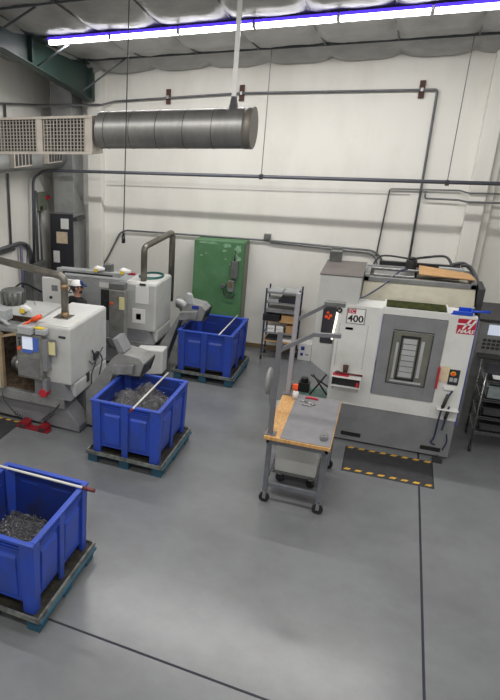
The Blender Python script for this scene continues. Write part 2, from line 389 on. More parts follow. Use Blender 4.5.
# ------------------------------------------------------------------ pipes on the walls
def pipething(name, pts, r, m, label, cat, bend=.1, group=None, n=8): return single(name, MB().tube(pts, r, bend, n), m, label, cat, group)
pipething('sprinkler_pipe', [(-7.15, 11.95, 1.75), (-7.15, 12.05, 3.6), (-7.1, 12.45, 3.73), (-6.2, 12.45, 3.725), (6.4, 12.45, 3.60)], .033, 'pipe', 'long dark pipe running across the back wall at mid height', 'pipe', .16)
pipething('thin_wall_cable', [(-5.9, 13.18, 3.38), (-2.4, 13.18, 3.36), (0.2, 13.18, 3.36)], .004, 'conduit', 'thin grey line along the back wall below the dark pipe', 'cable')
pipething('upper_conduit', [(-7.2, 9.5, 5.1), (-7.2, 12.4, 5.08), (-6.35, 12.5, 5.06), (-6.2, 12.95, 5.06), (-5.9, 12.97, 5.06), (-5.7, 13.14, 5.12), (-3, 13.14, 5.19), (.36, 13.14, 5.13), (.37, 13.14, 3.6), (.37, 13.14, 2.0)], .022, 'conduit', 'grey conduit crossing the upper back wall then dropping behind the white machine', 'conduit', .05)
for x, z, lb in ((-4.5, 5.17, 'small brown mounting board left of the hanger strap on upper conduit'), (-3.0, 5.19, 'small brown mounting board just right of the hanger strap'), (.12, 5.14, 'small brown mounting board near the right end of upper conduit')):
    t = root('mounting_board', lb, 'board', (x, 13.15, z - .13), group='brown boards on the upper conduit')
    part('board', MB().box(x - .045, 13.15, z - .14, x + .045, 13.2, z + .15), 'brown', t, .004)
    part('clamp', MB().box(x - .02, 13.1, z - .03, x + .02, 13.15, z + .03), 'steel', t)
pipething('drop_conduit', [(6.4, 12.94, 3.44), (1.1, 12.94, 3.44), (.98, 13.15, 3.46), (-.14, 13.15, 3.46), (-.2, 13.15, 2.2)], .014, 'conduit', 'thin conduit loop dropping left of the thicker drop behind the machine', 'conduit', .05)
pipething('branch_conduit', [(6.4, 12.94, 3.28), (1.1, 12.94, 3.29), (.98, 13.11, 3.30), (.45, 13.11, 3.31), (.45, 13.11, 3.44)], .016, 'conduit', 'thin conduit running right, just below the other small one', 'conduit', .04)
single('conduit_run', MB().tube([(-5.98, 13.14, 1.55), (-5.85, 13.14, 1.75), (-5.55, 13.14, 2.33), (-5.4, 13.14, 2.4), (-2.3, 13.14, 2.37), (-.25, 13.14, 2.3), (-.08, 13.14, 2.15), (-.08, 13.14, 1.9)], .02, .12)
       .tube([(-2.2, 13.14, 2.33), (-.3, 13.14, 2.25), (-.16, 13.14, 2.1), (-.16, 13.14, 1.9)], .014, .1), 'conduit', 'low grey conduit curving up then passing above the green cabinet', 'conduit')
single('junction_box', MB().box(-2.33, 13.1, 2.39, -2.2, 13.2, 2.5), 'boxgrey', 'small grey junction box just right of the green cabinet top', 'box', bev=.004)
single('junction_box', MB().box(-1.0, 13.08, 2.13, -.82, 13.2, 2.33), 'boxgrey', 'grey square box above the left end of the white machine', 'box', bev=.004)
def rod(x, y, z0, z1, lb):
    y = 12.45
    t = root('hanger_rod', lb, 'rod', (x, y, z0), group='thin hanger rods holding the long pipe')
    part('rod', MB().cyl((x, y, z0), (x, y, z1), .008, 6), 'conduit', t); part('clamp', MB().box(x - .03, y - .045, z0 - .06, x + .03, y + .045, z0 + .03), 'dark', t)
rod(-2.36, 12.45, 3.70, 5.9, 'thin vertical rod hanging just right of the round duct end'); rod(.72, 12.45, 3.66, 5.9, 'thin vertical rod hanging near the right column')
t = root('hanging_cord', 'black cord hanging from the ceiling with a plug near the lathe', 'cord', (-3.2, 7.7, 3.18))
part('cord', MB().cyl((-3.2, 7.7, 3.3), (-3.15, 7.7, 6.25), .007, 6), 'cable', t); part('plug', MB().cyl((-3.2, 7.7, 3.18), (-3.2, 7.7, 3.28), .025, 10).cyl((-3.2, 7.7, 3.28), (-3.2, 7.7, 3.34), .016, 8), 'black', t)

# left wall electrics
XW = -7.3
t = root('disconnect_switch', 'small olive disconnect box with red handle high on left wall', 'switch', (XW, 12.5, 2.85))
part('box', MB().box(XW, 12.3, 2.85, XW + .14, 12.66, 3.25), 'olive', t, .01); part('handle', MB().box(XW + .14, 12.6, 3.08, XW + .2, 12.7, 3.16), 'red', t, .005, label='red handle')
part('badge', MB().box(XW + .14, 12.33, 2.87, XW + .15, 12.43, 2.96), 'black', t)
t = root('breaker_panel', 'large grey breaker panel low on the left wall', 'panel', (XW, 12.1, .75))
part('box', MB().box(XW, 11.72, .75, XW + .2, 12.45, 1.72), 'boxgrey', t, .012); part('door', MB().box(XW + .2, 11.78, .82, XW + .215, 12.39, 1.6), 'mgrey2', t, .004); part('handle', MB().box(XW + .215, 12.28, 1.2, XW + .25, 12.33, 1.36), 'black', t)
pipething('panel_conduit', [(-7.25, 12.3, 1.72), (-7.25, 12.3, 3.3)], .03, 'conduit', 'thick vertical conduit rising from the breaker panel to the long pipe', 'conduit')
pipething('switch_conduit', [(-7.26, 12.5, 1.2), (-7.26, 12.5, 2.85)], .022, 'conduit', 'thin vertical conduit below the small olive disconnect box', 'conduit')
single('wall_conduit', MB().tube([(-7.24, 9.0, 2.26), (-7.24, 11.6, 2.26), (-7.24, 11.95, 2.1), (-7.24, 11.98, 1.72)], .045, .2).tube([(-7.24, 9.0, 2.17), (-7.24, 11.3, 2.17)], .03), 'conduit', 'thick bent conduit running along left wall into the breaker panel', 'conduit')
pipething('wall_conduit', [(-7.26, 11.2, 2.3), (-7.26, 11.25, 5.1)], .026, 'conduit', 'thin vertical conduit at the far left edge of left wall', 'conduit')
pipething('violet_conduit', [(-7.2, 11.5, 2.2), (-7.2, 11.5, .9)], .035, 'purple', 'violet tinted vertical conduit left of the breaker panel', 'conduit')
single('wall_cable', MB().wire([(-7.2, 11.75, 2.2), (-7.2, 11.7, 1.7), (-7.2, 11.45, 1.3), (-7.2, 11.5, 1.0), (-7.2, 11.62, .7)], .014), 'bluecable', 'thin blue cable sagging left of the breaker panel', 'cable')
single('wall_cable', MB().wire([(-7.1, 10.9, 1.35), (-7.12, 11.4, 1.4), (-6.97, 12.1, 1.0), (-6.99, 12.42, .9)], .022), 'cable', 'black cable looping below the breaker panel', 'cable')

# ------------------------------------------------------------------ green cabinet
t = root('electrical_cabinet', 'tall scuffed green steel cabinet against the back wall', 'cabinet', (-3.1, 12.97, 0))
part('body', MB().box(-3.68, 12.75, 0, -2.63, 13.18, 2.36), 'green', t, .008)
part('side_panel', MB().box(-2.632, 12.8, .05, -2.615, 13.17, 2.33), 'olive', t, label='dull weathered side panel')
s = MB()
for x, z, w, hh in ((-3.3, 2.31, .32, .04), (-2.98, 2.28, .22, .06), (-2.76, 2.22, .17, .12), (-2.8, 2.10, .1, .12), (-3.03, 2.17, .10, .05), (-3.5, 2.32, .25, .03), (-3.52, 2.05, .08, .03), (-3.42, 2.1, .08, .02), (-2.74, 2.02, .12, .08), (-3.0, 2.0, .05, .02), (-2.9, 1.9, .06, .02)):
    pts = []
    for k in range(14):
        a = 2 * pi * k / 14; rr_ = .7 + .5 * noise.noise((x * 9 + cos(a) * 1.5, z * 7 + sin(a) * 1.5, 0))
        pts.append((x + cos(a) * w * .55 * rr_, min(2.35, z + sin(a) * hh * .9 * rr_)))
    s.xz(pts, 12.7455, 12.7475)
part('scuffs', s, 'mint', t, label='pale mint paint scuffs')
part('breaker_box', MB().box(-2.86, 12.66, 1.62, -2.72, 12.75, 1.98), 'boxgrey', t, .008); part('breaker_box', MB().box(-2.90, 12.66, 1.33, -2.78, 12.75, 1.57), 'mgrey', t, .008)
part('brass_face', MB().box(-2.88, 12.65, 1.44, -2.80, 12.662, 1.56), 'bronze', t); part('round_socket', MB().cyl((-3.0, 12.64, 1.45), (-3.0, 12.75, 1.45), .045, 14), 'steel', t)
part('lead', MB().tube([(-2.8, 12.7, 1.98), (-2.8, 12.7, 2.2)], .012).wire([(-2.98, 12.68, 1.35), (-2.95, 12.68, 1.25), (-2.8, 12.68, 1.22), (-2.74, 12.68, 1.3)], .011), 'dark', t)

# ------------------------------------------------------------------ pallets, trays, bins
def make_pallet():
    t = root('pallet', 'x', 'pallet', group='blue block pallets under the bins')
    for x in (-.5, 0, .5):
        for y in (-.54, 0, .54): part('block', MB().box(x - .075, y - .09, 0, x + .075, y + .09, .12), 'pallet', t, .008, local=True)
    d = MB()
    for i in range(7): x = -.54 + i * .18; d.box(x - .07, -.64, .12, x + .07, .64, .145)
    part('deck', d, 'pallet', t, local=True); return t
def make_tray():
    t = root('drip_tray', 'x', 'tray', group='oily drip trays under the bins')
    part('tray_floor', MB().box(-.565, -.645, .145, .565, .645, .165), 'tray', t, local=True)
    w = MB()
    for b_ in ((-.585, -.665, .585, -.645), (-.585, .645, .585, .665), (-.585, -.645, -.565, .645), (.565, -.645, .585, .645)): w.box(b_[0], b_[1], .145, b_[2], b_[3], .198)
    part('rim', w, 'trayrim', t, local=True, label='pale worn rim'); return t
BW, BD, BH = 1.06, 1.25, .835
def make_bin():
    t = root('bulk_bin', 'x', 'bin', group='blue bulk bins of the lathes')
    x, y = BW / 2, BD / 2; z0, z1 = .10, BH
    # hollow body
    m = MB(); bm = m.bm
    def ring(dx, dy, z): return [bm.verts.new(p) for p in ((-dx, -dy, z), (dx, -dy, z), (dx, dy, z), (-dx, dy, z))]
    R_ = [ring(x - .055, y - .055, z0), ring(x - .035, y - .035, z1 - .1), ring(x - .035, y - .035, z1 - .01)]
    I_ = [ring(x - .055, y - .055, z1 - .01), ring(x - .075, y - .075, z0 + .05)]
    seq = R_ + I_
    for a in range(len(seq) - 1):
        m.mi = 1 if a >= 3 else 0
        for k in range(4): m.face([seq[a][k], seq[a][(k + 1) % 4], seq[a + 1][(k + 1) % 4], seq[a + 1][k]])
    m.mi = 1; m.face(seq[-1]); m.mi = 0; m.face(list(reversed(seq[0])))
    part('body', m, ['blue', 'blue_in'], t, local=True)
    r_ = MB(); w = .06
    for a in ((-x, -y, x, -y + w), (-x, y - w, x, y), (-x, -y + w, -x + w, y - w), (x - w, -y + w, x, y - w)): r_.box(a[0], a[1], z1 - .035, a[2], a[3], z1)
    part('rim', r_, 'blue', t, .008, local=True)
    l_ = MB()
    for zz in (z1 - .075, z1 - .105):
        l_.box(-x + .1, -y + .008, zz, x - .1, -y + .03, zz + .012).box(-x + .1, y - .03, zz, x - .1, y - .008, zz + .012).box(-x + .008, -y + .1, zz, -x + .03, y - .1, zz + .012).box(x - .03, -y + .1, zz, x - .008, y - .1, zz + .012)
    part('rib_lines', l_, 'blue', t, local=True)
    for sx in (-1, 1):
        for sy in (-1, 1):
            c = MB(); w = .15
            pts = [(0, .03), (.03, 0), (w, 0), (w, .045), (.045, w), (0, w)]
            P = [(sx * (x - .002 - a), sy * (y - .002 - b)) for a, b in pts]
            Q = [(sx * (x - .022 - a * .85), sy * (y - .022 - b * .85)) for a, b in pts]
            va = [c.bm.verts.new((p[0], p[1], z1 - .03)) for p in P]; vb = [c.bm.verts.new((q[0], q[1], 0)) for q in Q]
            c.face(va); c.face(list(reversed(vb)))
            for k in range(6): c.face([va[k], vb[k], vb[(k + 1) % 6], va[(k + 1) % 6]])
            part('corner_post', c, 'blue', t, .006, local=True)
    for ax in (0, 1):
        for sg in (-1, 1):
            d = (y if ax == 0 else x); c = MB(); a, b_ = d - .005, d - .05; w0, w1 = .055, .045
            if ax == 0: c.hexa([(-w1, sg * (a - .02), 0), (w1, sg * (a - .02), 0), (w1, sg * b_, 0), (-w1, sg * b_, 0), (-w0, sg * a, z1 - .03), (w0, sg * a, z1 - .03), (w0, sg * b_, z1 - .03), (-w0, sg * b_, z1 - .03)])
            else: c.hexa([(sg * (a - .02), -w1, 0), (sg * (a - .02), w1, 0), (sg * b_, w1, 0), (sg * b_, -w1, 0), (sg * a, -w0, z1 - .03), (sg * a, w0, z1 - .03), (sg * b_, w0, z1 - .03), (sg * b_, -w0, z1 - .03)])
            part('centre_rib', c, 'blue', t, .006, local=True)
    # raised panels
    for sg in (-1, 1):
        for q in (-1, 1):
            m = MB(); cxp = q * .2; m.hexa([(cxp - .12, sg * (y - .04), .16), (cxp + .12, sg * (y - .04), .16), (cxp + .12, sg * (y - .06), .16), (cxp - .12, sg * (y - .06), .16), (cxp - .12, sg * (y - .018), z1 - .22), (cxp + .12, sg * (y - .018), z1 - .22), (cxp + .12, sg * (y - .06), z1 - .15), (cxp - .12, sg * (y - .06), z1 - .15)])
            part('side_panel', m, 'blue', t, .01, local=True)
            m = MB(); cyp = q * .25; m.hexa([(sg * (x - .04), cyp - .16, .16), (sg * (x - .04), cyp + .16, .16), (sg * (x - .06), cyp + .16, .16), (sg * (x - .06), cyp - .16, .16), (sg * (x - .018), cyp - .16, z1 - .22), (sg * (x - .018), cyp + .16, z1 - .22), (sg * (x - .06), cyp + .16, z1 - .15), (sg * (x - .06), cyp - .16, z1 - .15)])
            part('side_panel', m, 'blue', t, .01, local=True)
    return t
def chips(cx_, cy_, base, h, fn, name, label, curly):
    m = MB(); nx, ny = 44, 52; W_, D_ = .44, .535; g = []
    for j in range(ny + 1):
        row = []
        for i in range(nx + 1):
            x = -W_ + 2 * W_ * i / nx; y = -D_ + 2 * D_ * j / ny
            edge = min(1, (W_ - abs(x)) / .1, (D_ - abs(y)) / .1)
            z = base + h * fn(x, y) * (.6 + .4 * max(edge, 0)) + .028 * noise.noise((x * 16, y * 16, 1)) + .018 * noise.noise((x * 45, y * 45, 3))
            row.append(m.bm.verts.new((cx_ + x, cy_ + y, z)))
        g.append(row)
    for j in range(ny):
        for i in range(nx): m.face([g[j][i], g[j][i + 1], g[j + 1][i + 1], g[j + 1][i]])
    bot = [m.bm.verts.new((cx_ + a * W_, cy_ + b * D_, base - .12)) for a, b in ((-1, -1), (1, -1), (1, 1), (-1, 1))]
    per = [g[0][i] for i in range(nx + 1)] ; m.face([bot[1], bot[0]] + per)
    per = [g[j][nx] for j in range(ny + 1)]; m.face([bot[2], bot[1]] + per)
    per = [g[ny][i] for i in range(nx, -1, -1)]; m.face([bot[3], bot[2]] + per)
    per = [g[j][0] for j in range(ny, -1, -1)]; m.face([bot[0], bot[3]] + per); m.face(bot)
    m.mi = 1
    rnd = random.Random(3)
    for k in range(700 if curly else 500):
        x = rnd.uniform(-W_ * .95, W_ * .95); y = rnd.uniform(-D_ * .95, D_ * .95)
        z = base + h * fn(x, y) + .01; a = rnd.uniform(0, 6.28); r_ = rnd.uniform(.008, .03) if curly else rnd.uniform(.004, .009)
        p0 = Vector((cx_ + x, cy_ + y, z)); pts = []
        for q in range(4):
            b = a + q * .8; pts.append(p0 + Vector((cos(b) * r_, sin(b) * r_, rnd.uniform(0, .02))))
        m.rings(pts, .0016 if curly else .004, 3)
    return single(name, m, ['swarf', 'curl'], label, 'metal chips', stuff=True)
bin0, pal0, tray0 = make_bin(), make_pallet(), make_tray()
spots = [((-2.97, 7.87), radians(-.8), 'holding heaped swarf below the front lathe conveyor', 'middle'),
         ((-3.11, 4.66), radians(.5), 'nearest the camera at the left edge, gravel-like chips inside', 'near'),
         ((-2.83, 11.42), radians(-1), 'standing in front of the tall green cabinet', 'far')]
binlab = ['blue plastic bulk bin heaped with curly swarf below the front lathe conveyor', 'nearest blue plastic bulk bin, cut by the left edge of the picture', 'farthest blue plastic bulk bin, standing in front of the green cabinet']
pallab = ['blue pallet under the bin heaped with curly swarf', 'blue pallet under the nearest bin at lower left', 'blue pallet under the bin before the green cabinet']
traylab = ['oily drip tray under the bin heaped with curly swarf', 'oily drip tray under the nearest bin at lower left', 'drip tray under the bin before the green cabinet']
for k, ((x, y), rz, _, _) in enumerate(spots):
    for o, zz, lb in ((pal0, 0, pallab), (tray0, 0, traylab), (bin0, .167, binlab)):
        if k == 0: q = o
        else: q = dup(o, (x, y, zz), rz)
        q.location = (x, y, zz); q.rotation_euler = (0, 0, rz); q['label'] = lb[k]
g2 = lambda x, y, a, b, s: math.exp(-((x - a) ** 2 + (y - b) ** 2) / s)
chips(-2.97, 7.87, .66, .29, lambda x, y: .25 + .75 * max(g2(x, y, .15, -.05, .05), g2(x, y, -.22, .0, .045), g2(x, y, -.02, .34, .03) * 1.05), 'swarf_heap', 'heaped curly grey swarf filling the middle blue bin', True)
chips(-3.11, 4.66, .37, .13, lambda x, y: .4 + .6 * g2(x, y, -.1, 0, .12), 'chip_pile', 'fine dark metal chips inside the nearest blue bin', False)
chips(-2.83, 11.42, .34, .10, lambda x, y: .5, 'chip_layer', 'low layer of dark chips inside the farthest blue bin', False)
def rodthing(a, b, r_, lb, tip=None):
    t = root('chip_rod', lb, 'rod', a, group='pale rods laid across the bins')
    part('shaft', MB().cyl(a, b, r_, 8), 'rod', t)
    if tip: d = (Vector(b) - Vector(a)).normalized(); e = Vector(tip[0]); part('grip', MB().cyl(e, e + d * tip[1], r_ * 1.5, 8), 'rodtip', t, label='dark red grip')
rodthing((-2.83, 7.12, 1.015), (-2.81, 8.62, 1.015), .014, 'pale rod lying across the swarf-filled middle bin', ((-2.83, 7.1, 1.015), .07))
rodthing((-3.95, 5.13, 1.018), (-2.53, 5.13, 1.018), .015, 'pale rod with red grip lying across the nearest bin', ((-2.58, 5.13, 1.018), .14))
rodthing((-2.56, 10.75, 1.015), (-2.53, 12.1, 1.015), .012, 'pale rod lying across the farthest bin before the green cabinet')

# ------------------------------------------------------------------ lathes
def lathe(X, Y, D, label, depth_full, second=False):
    t = root('cnc_lathe', label, 'lathe', (X - 1.0, Y + .6, 0), group=None)
    z = 1.79
    # right housing with chamfered lower front and side
    m = MB()
    m.box(X - .70, Y - .08, .84, X - .03, Y + D - .08, z)
    m.box(X - .40, Y + .06, .58, X - .03, Y + D - .08, .84)
    part('housing', m, 'offwhite', t, .035)
    part('top_cover', MB().box(X - .67, Y - .04, z, X - .06, Y + D - .12, z + .008), 'white', t, .005, label='pale top cover')
    sk = MB(); sk.prism([(X - .70, Y - .078, .86), (X - .16, Y - .078, .86), (X - .05, Y - .078, .58), (X - .70, Y - .078, .58)], (0, .14, 0)).box(X - .70, Y + .02, .58, X - .4, Y + D - .1, .84)
    part('lower_skirt', sk, 'mgrey', t, .004, label='grey lower skirt')
    # base
    b = MB(); L = 2.3
    b.prism([(X - L, Y, .10), (X + .06, Y, .02), (X + .06, Y, .12), (X - .18, Y, .40), (X - .18, Y, .57), (X - L, Y, .57)], (0, .4, 0)).box(X - L, Y + .5, .12, X - .1, Y + 1.1, .6)
    part('base', b, 'mgrey', t, .012, label='grey lower base')
    part('sill', MB().box(X - L, Y - .085, .42, X - .16, Y - .0, .60), 'mgrey2', t, .01)
    part('kick_plate', MB().box(X - L + .05, Y + .05, 0, X - .05, Y + 1.0, .10), 'dark', t)
    # opening with chip covered interior
    i = MB().box(X - 1.62, Y + .42, .6, X - .72, Y + .46, 1.7).hexa([(X - 1.62, Y + .0, .58), (X - .72, Y + .0, .58), (X - .72, Y + .46, .62), (X - 1.62, Y + .46, .62), (X - 1.62, Y + .0, .6), (X - .72, Y + .0, .6), (X - .72, Y + .46, .85), (X - 1.62, Y + .46, .85)])
    if not second: part('work_chamber', i, 'chipint', t, label='dark chip covered interior')
    else:
        i.bm.free(); part('sliding_door', MB().box(X - 1.75, Y + .0, .6, X - .70, Y + .05, 1.78), 'ltgrey', t, .01, label='grey sliding door')
        part('door_window', MB().box(X - 1.22, Y - .02, .95, X - .92, Y + .0, 1.58), 'dark', t, .01, label='dark door window')
        part('door_header', MB().box(X - 1.25, Y - .02, 1.62, X - .88, Y, 1.72), 'paper', t)
    # rear roof
    m = MB(); m.prism([(X - L, Y + .45, 1.68), (X - L, Y + .62, 1.78), (X - L, Y + D - .25, 1.78), (X - L, Y + D - .25, .6), (X - L, Y + .45, .6)], (L - .72, 0, 0))
    part('rear_cover', m, 'ltgrey' if second else 'offwhite', t, .015)
    return t
L1 = lathe(-4.1, 7.95, 1.36, 'nearer white lathe with its chamber open, at left behind the middle bin', 1.3)
L2 = lathe(-3.82, 10.98, .95, 'farther white lathe beside the back wall with the seated-out door panel', 1.0, True)
L2['label'] = 'farther white lathe behind the person, left of the green cabinet'
# lathe 1 details
t = L1; X, Y = -4.1, 7.95
part('badge', MB().box(-4.33, 7.862, 1.62, -4.21, 7.872, 1.655), 'dark', t)
part('pipe_plate', MB().box(-4.62, 8.24, 1.80, -4.36, 8.48, 1.812), 'steel', t)
e = MB().tube([(-4.47, 8.36, 1.81), (-4.47, 8.36, 2.46), (-5.95, 8.45, 2.63)], .06, .1, 12)
part('exhaust_pipe', e, 'exhaust', t); part('pipe_coupling', MB().cyl((-4.47, 8.36, 2.26), (-4.47, 8.36, 2.34), .066, 12), 'bronze', t, label='bronze coupling'); part('pipe_coupling', MB().cyl((-4.47, 8.36, 1.81), (-4.47, 8.36, 1.89), .068, 12), 'bronze', t, label='bronze coupling')
part('warning_label', MB().box(-4.135, 8.42, .70, -4.128 + .004, 8.52, .86), 'dark', t) 
# open door: tan edged frame and grey roof over the chamber
d = MB().box(-5.75, 7.86, 1.60, -5.10, 8.3, 1.64)
part('chamber_roof', d, 'mgrey2', t, .005)
d = MB().box(-5.12, 7.84, 1.56, -5.06, 8.45, 1.62).box(-5.42, 7.82, .62, -5.36, 7.9, 1.56).hexa([(-5.42, 7.82, 1.5), (-5.36, 7.82, 1.5), (-5.36, 7.88, 1.5), (-5.42, 7.88, 1.5), (-5.12, 7.84, 1.58), (-5.06, 7.84, 1.58), (-5.06, 7.9, 1.62), (-5.12, 7.9, 1.62)])
part('door_frame', d, 'tan', t, label='tan edged door frame')
part('sliding_door', MB().box(-6.3, 7.83, .6, -5.40, 7.88, 1.6), 'offwhite', t, .01)
part('chuck', MB().cyl((-5.35, 8.2, .95), (-5.2, 8.2, .95), .14, 20).cyl((-5.2, 8.2, .95), (-5.0, 8.2, .95), .06, 16), 'steel', t)
mo = MB(); mo.cyl((-5.72, 8.8, 1.78), (-5.72, 8.8, 2.02), .2, 24)
for k in range(12): a = 2 * pi * k / 12; mo.box(-5.72 + cos(a) * .205 - .014, 8.8 + sin(a) * .205 - .014, 1.78, -5.72 + cos(a) * .205 + .014, 8.8 + sin(a) * .205 + .014, 2.0)
part('coolant_motor', mo, 'boxgrey', t, label='ribbed round grey motor')
part('work_lamp', MB().rings([(-5.28, 8.4, 1.80), (-5.2, 8.35, 1.86), (-5.06, 8.3, 1.86)], [.075, .065, .03], 14).ball((-5.28, 8.4, 1.82), .07), 'paper', t); part('lamp_label', MB().box(-5.27, 8.27, 1.80, -5.18, 8.285, 1.87), 'yellow', t)
part('linkage_arm', MB().tube([(-5.9, 8.2, 1.75), (-5.55, 8.1, 1.72), (-5.3, 8.0, 1.66)], .03, .05).box(-5.7, 8.1, 1.66, -5.45, 8.35, 1.85), 'ltgrey', t, .01)
part('rear_sloped_panel', MB().hexa([(-5.0, 8.45, 1.7), (-4.83, 8.1, 1.7), (-4.83, 8.98, 1.7), (-5.4, 8.98, 1.7), (-5.0, 8.45, 1.74), (-4.83, 8.1, 1.78), (-4.83, 8.98, 1.81), (-5.4, 8.98, 1.81)]), 'offwhite', t)
part('side_cables', MB().wire([(-4.12, 8.62, 1.2), (-4.08, 8.66, 1.0), (-4.1, 8.55, .8), (-4.08, 8.5, .6)], .012).wire([(-4.12, 8.85, 1.1), (-4.07, 8.9, .95), (-4.08, 8.8, .7)], .012).wire([(-4.12, 8.5, 1.05), (-4.08, 8.6, .98), (-4.08, 8.95, 1.15)], .01).box(-4.14, 8.68, 1.0, -4.09, 8.82, 1.12), 'dark', t)
# control pendant
c = MB().box(-5.01, 7.72, 0.92, -4.55, 7.84, 1.66)
part('control_pendant', c, 'pend', t, .015, label='grey control pendant with screen')
pend = bpy.data.objects['control_pendant']
part('screen', MB().box(-4.89, 7.705, 1.42, -4.71, 7.72, 1.62), 'screen', pend, label='glowing white screen')
part('key_block', MB().box(-4.695, 7.705, 1.4, -4.61, 7.72, 1.62), 'screenb', pend, label='blue keys')
part('key_block', MB().box(-4.89, 7.705, 1.36, -4.71, 7.72, 1.41), 'screenb', pend, label='blue keys')
part('stop_button', MB().cyl((-4.95, 7.69, 1.42), (-4.95, 7.72, 1.42), .028, 14), 'orange', pend, label='orange red stop button')
part('power_button', MB().cyl((-4.95, 7.7, 1.58), (-4.95, 7.72, 1.58), .018, 12).box(-4.96, 7.71, 1.46, -4.93, 7.72, 1.54), 'dark', pend)
part('lower_plate', MB().box(-4.98, 7.71, 0.96, -4.61, 7.722, 1.3), 'steel', pend, .004, label='worn steel keyboard cover')
part('side_box', MB().box(-4.57, 7.73, 1.08, -4.47, 7.9, 1.6).box(-4.58, 7.74, 0.72, -4.5, 7.88, 0.94), 'mgrey', t, .008)
part('foot_crank', MB().cyl((-4.57, 7.72, 0.7), (-4.57, 7.86, 0.7), .07, 18), 'red', t, .006, label='red round hand knob')
part('top_tray', MB().box(-4.95, 7.66, 1.67, -4.69, 7.92, 1.8).box(-4.67, 7.72, 1.67, -4.49, 7.86, 1.76), 'ltgrey', t, .015)
part('label_strip', MB().box(-4.71, 7.74, 1.765, -4.53, 7.82, 1.775), 'yellow', t)
cl = root('clipboard', 'clipboard with yellow paper hanging on front lathe beside its screen', 'clipboard', (-4.5, 7.84, 1.33))
part('board', MB().box(-4.5, 7.795, 1.325, -4.34, 7.808, 1.605), 'mgrey2', cl, .003); part('sheet', MB().box(-4.485, 7.788, 1.355, -4.355, 7.795, 1.565), 'paleyellow', cl, label='yellow paper')
part('clip', MB().box(-4.45, 7.78, 1.57, -4.39, 7.796, 1.6), 'steel', cl)
g = root('air_gun', 'orange air blow gun lying on top of the front lathe pendant', 'air gun', (-4.95, 7.8, 1.70))
part('nozzle', MB().cyl((-4.9, 7.74, 1.78), (-4.78, 7.86, 1.86), .02, 10), 'orange', g); part('handle', MB().cyl((-4.78, 7.86, 1.86), (-4.64, 7.9, 1.92), .04, 12), 'orange', g)
# foot pedals
p = root('foot_pedal', 'red double foot pedal on the floor before the front lathe', 'foot pedal', (-4.8, 7.8, 0))
part('plate', MB().box(-5.1, 7.72, 0, -4.5, 7.86, .03), 'dred', p, .005)
for xx in (-4.98, -4.62): 
    q = MB(); pts = [(xx - .08, .03)] + [(xx - .08 * cos(a), .05 + .075 * sin(a)) for a in [pi * k / 8 for k in range(9)]] + [(xx + .08, .03)]
    q.xz(pts, 7.74, 7.9); part('hood', q, 'dred', p, .004)
    part('treadle', MB().box(xx - .05, 7.7, .03, xx + .05, 7.76, .06), 'dark', p)
def coil(a, b, R_, n, r_=.008):
    a, b = Vector(a), Vector(b); d = (b - a); dn = d.normalized(); u = dn.cross(Vector((0, 1, 0))).normalized(); w = dn.cross(u); pts = []
    for k in range(n * 8 + 1): s = k / (n * 8); pts.append(a + d * s + (u * cos(k * pi / 4) + w * sin(k * pi / 4)) * R_)
    return pts
part('coiled_lead', MB().rings(coil((-4.68, 7.84, .12), (-4.45, 7.84, .34), .035, 7), .007, 5).wire([(-4.45, 7.84, .34), (-4.38, 7.85, .45), (-4.3, 7.9, .56)], .009), 'cable', p)
part('coiled_lead', MB().rings(coil((-5.0, 7.84, .1), (-5.2, 7.84, .2), .03, 5), .007, 5).wire([(-5.2, 7.84, .2), (-5.4, 7.86, .38), (-5.45, 7.88, .6)], .009), 'cable', p)
def mat_thing(x0, y0, x1, y1, label, nst):
    t = root('floor_mat', label, 'mat', ((x0 + x1) / 2, (y0 + y1) / 2, 0), group='black anti fatigue mats with yellow hazard edges')
    part('rubber', MB().frust((x0, y0, x1, y1), 0.001, (x0 + .02, y0 + .02, x1 - .02, y1 - .02), .016), 'rubber', t)
    w = (x1 - x0) / nst
    for ya, yb in ((y0 + .022, y0 + .075), (y1 - .075, y1 - .022)):
        s = MB()
        for k in range(nst):
            xa = x0 + .025 + k * w; s.prism([(xa, ya, .0165), (xa + w * .5, ya, .0165), (xa + w * .5 + .03, yb, .0165), (xa + .03, yb, .0165)], (0, 0, .0015))
        part('hazard_stripe', s, 'stripe', t, label='yellow hazard stripes')
mat_thing(-.16, 8.52, 1.01, 9.3, 'black rubber mat with yellow edges before the white machining centre', 8)
mat_thing(-6.4, 7.08, -5.1, 7.92, 'black rubber mat with yellow edges before the front lathe', 8)

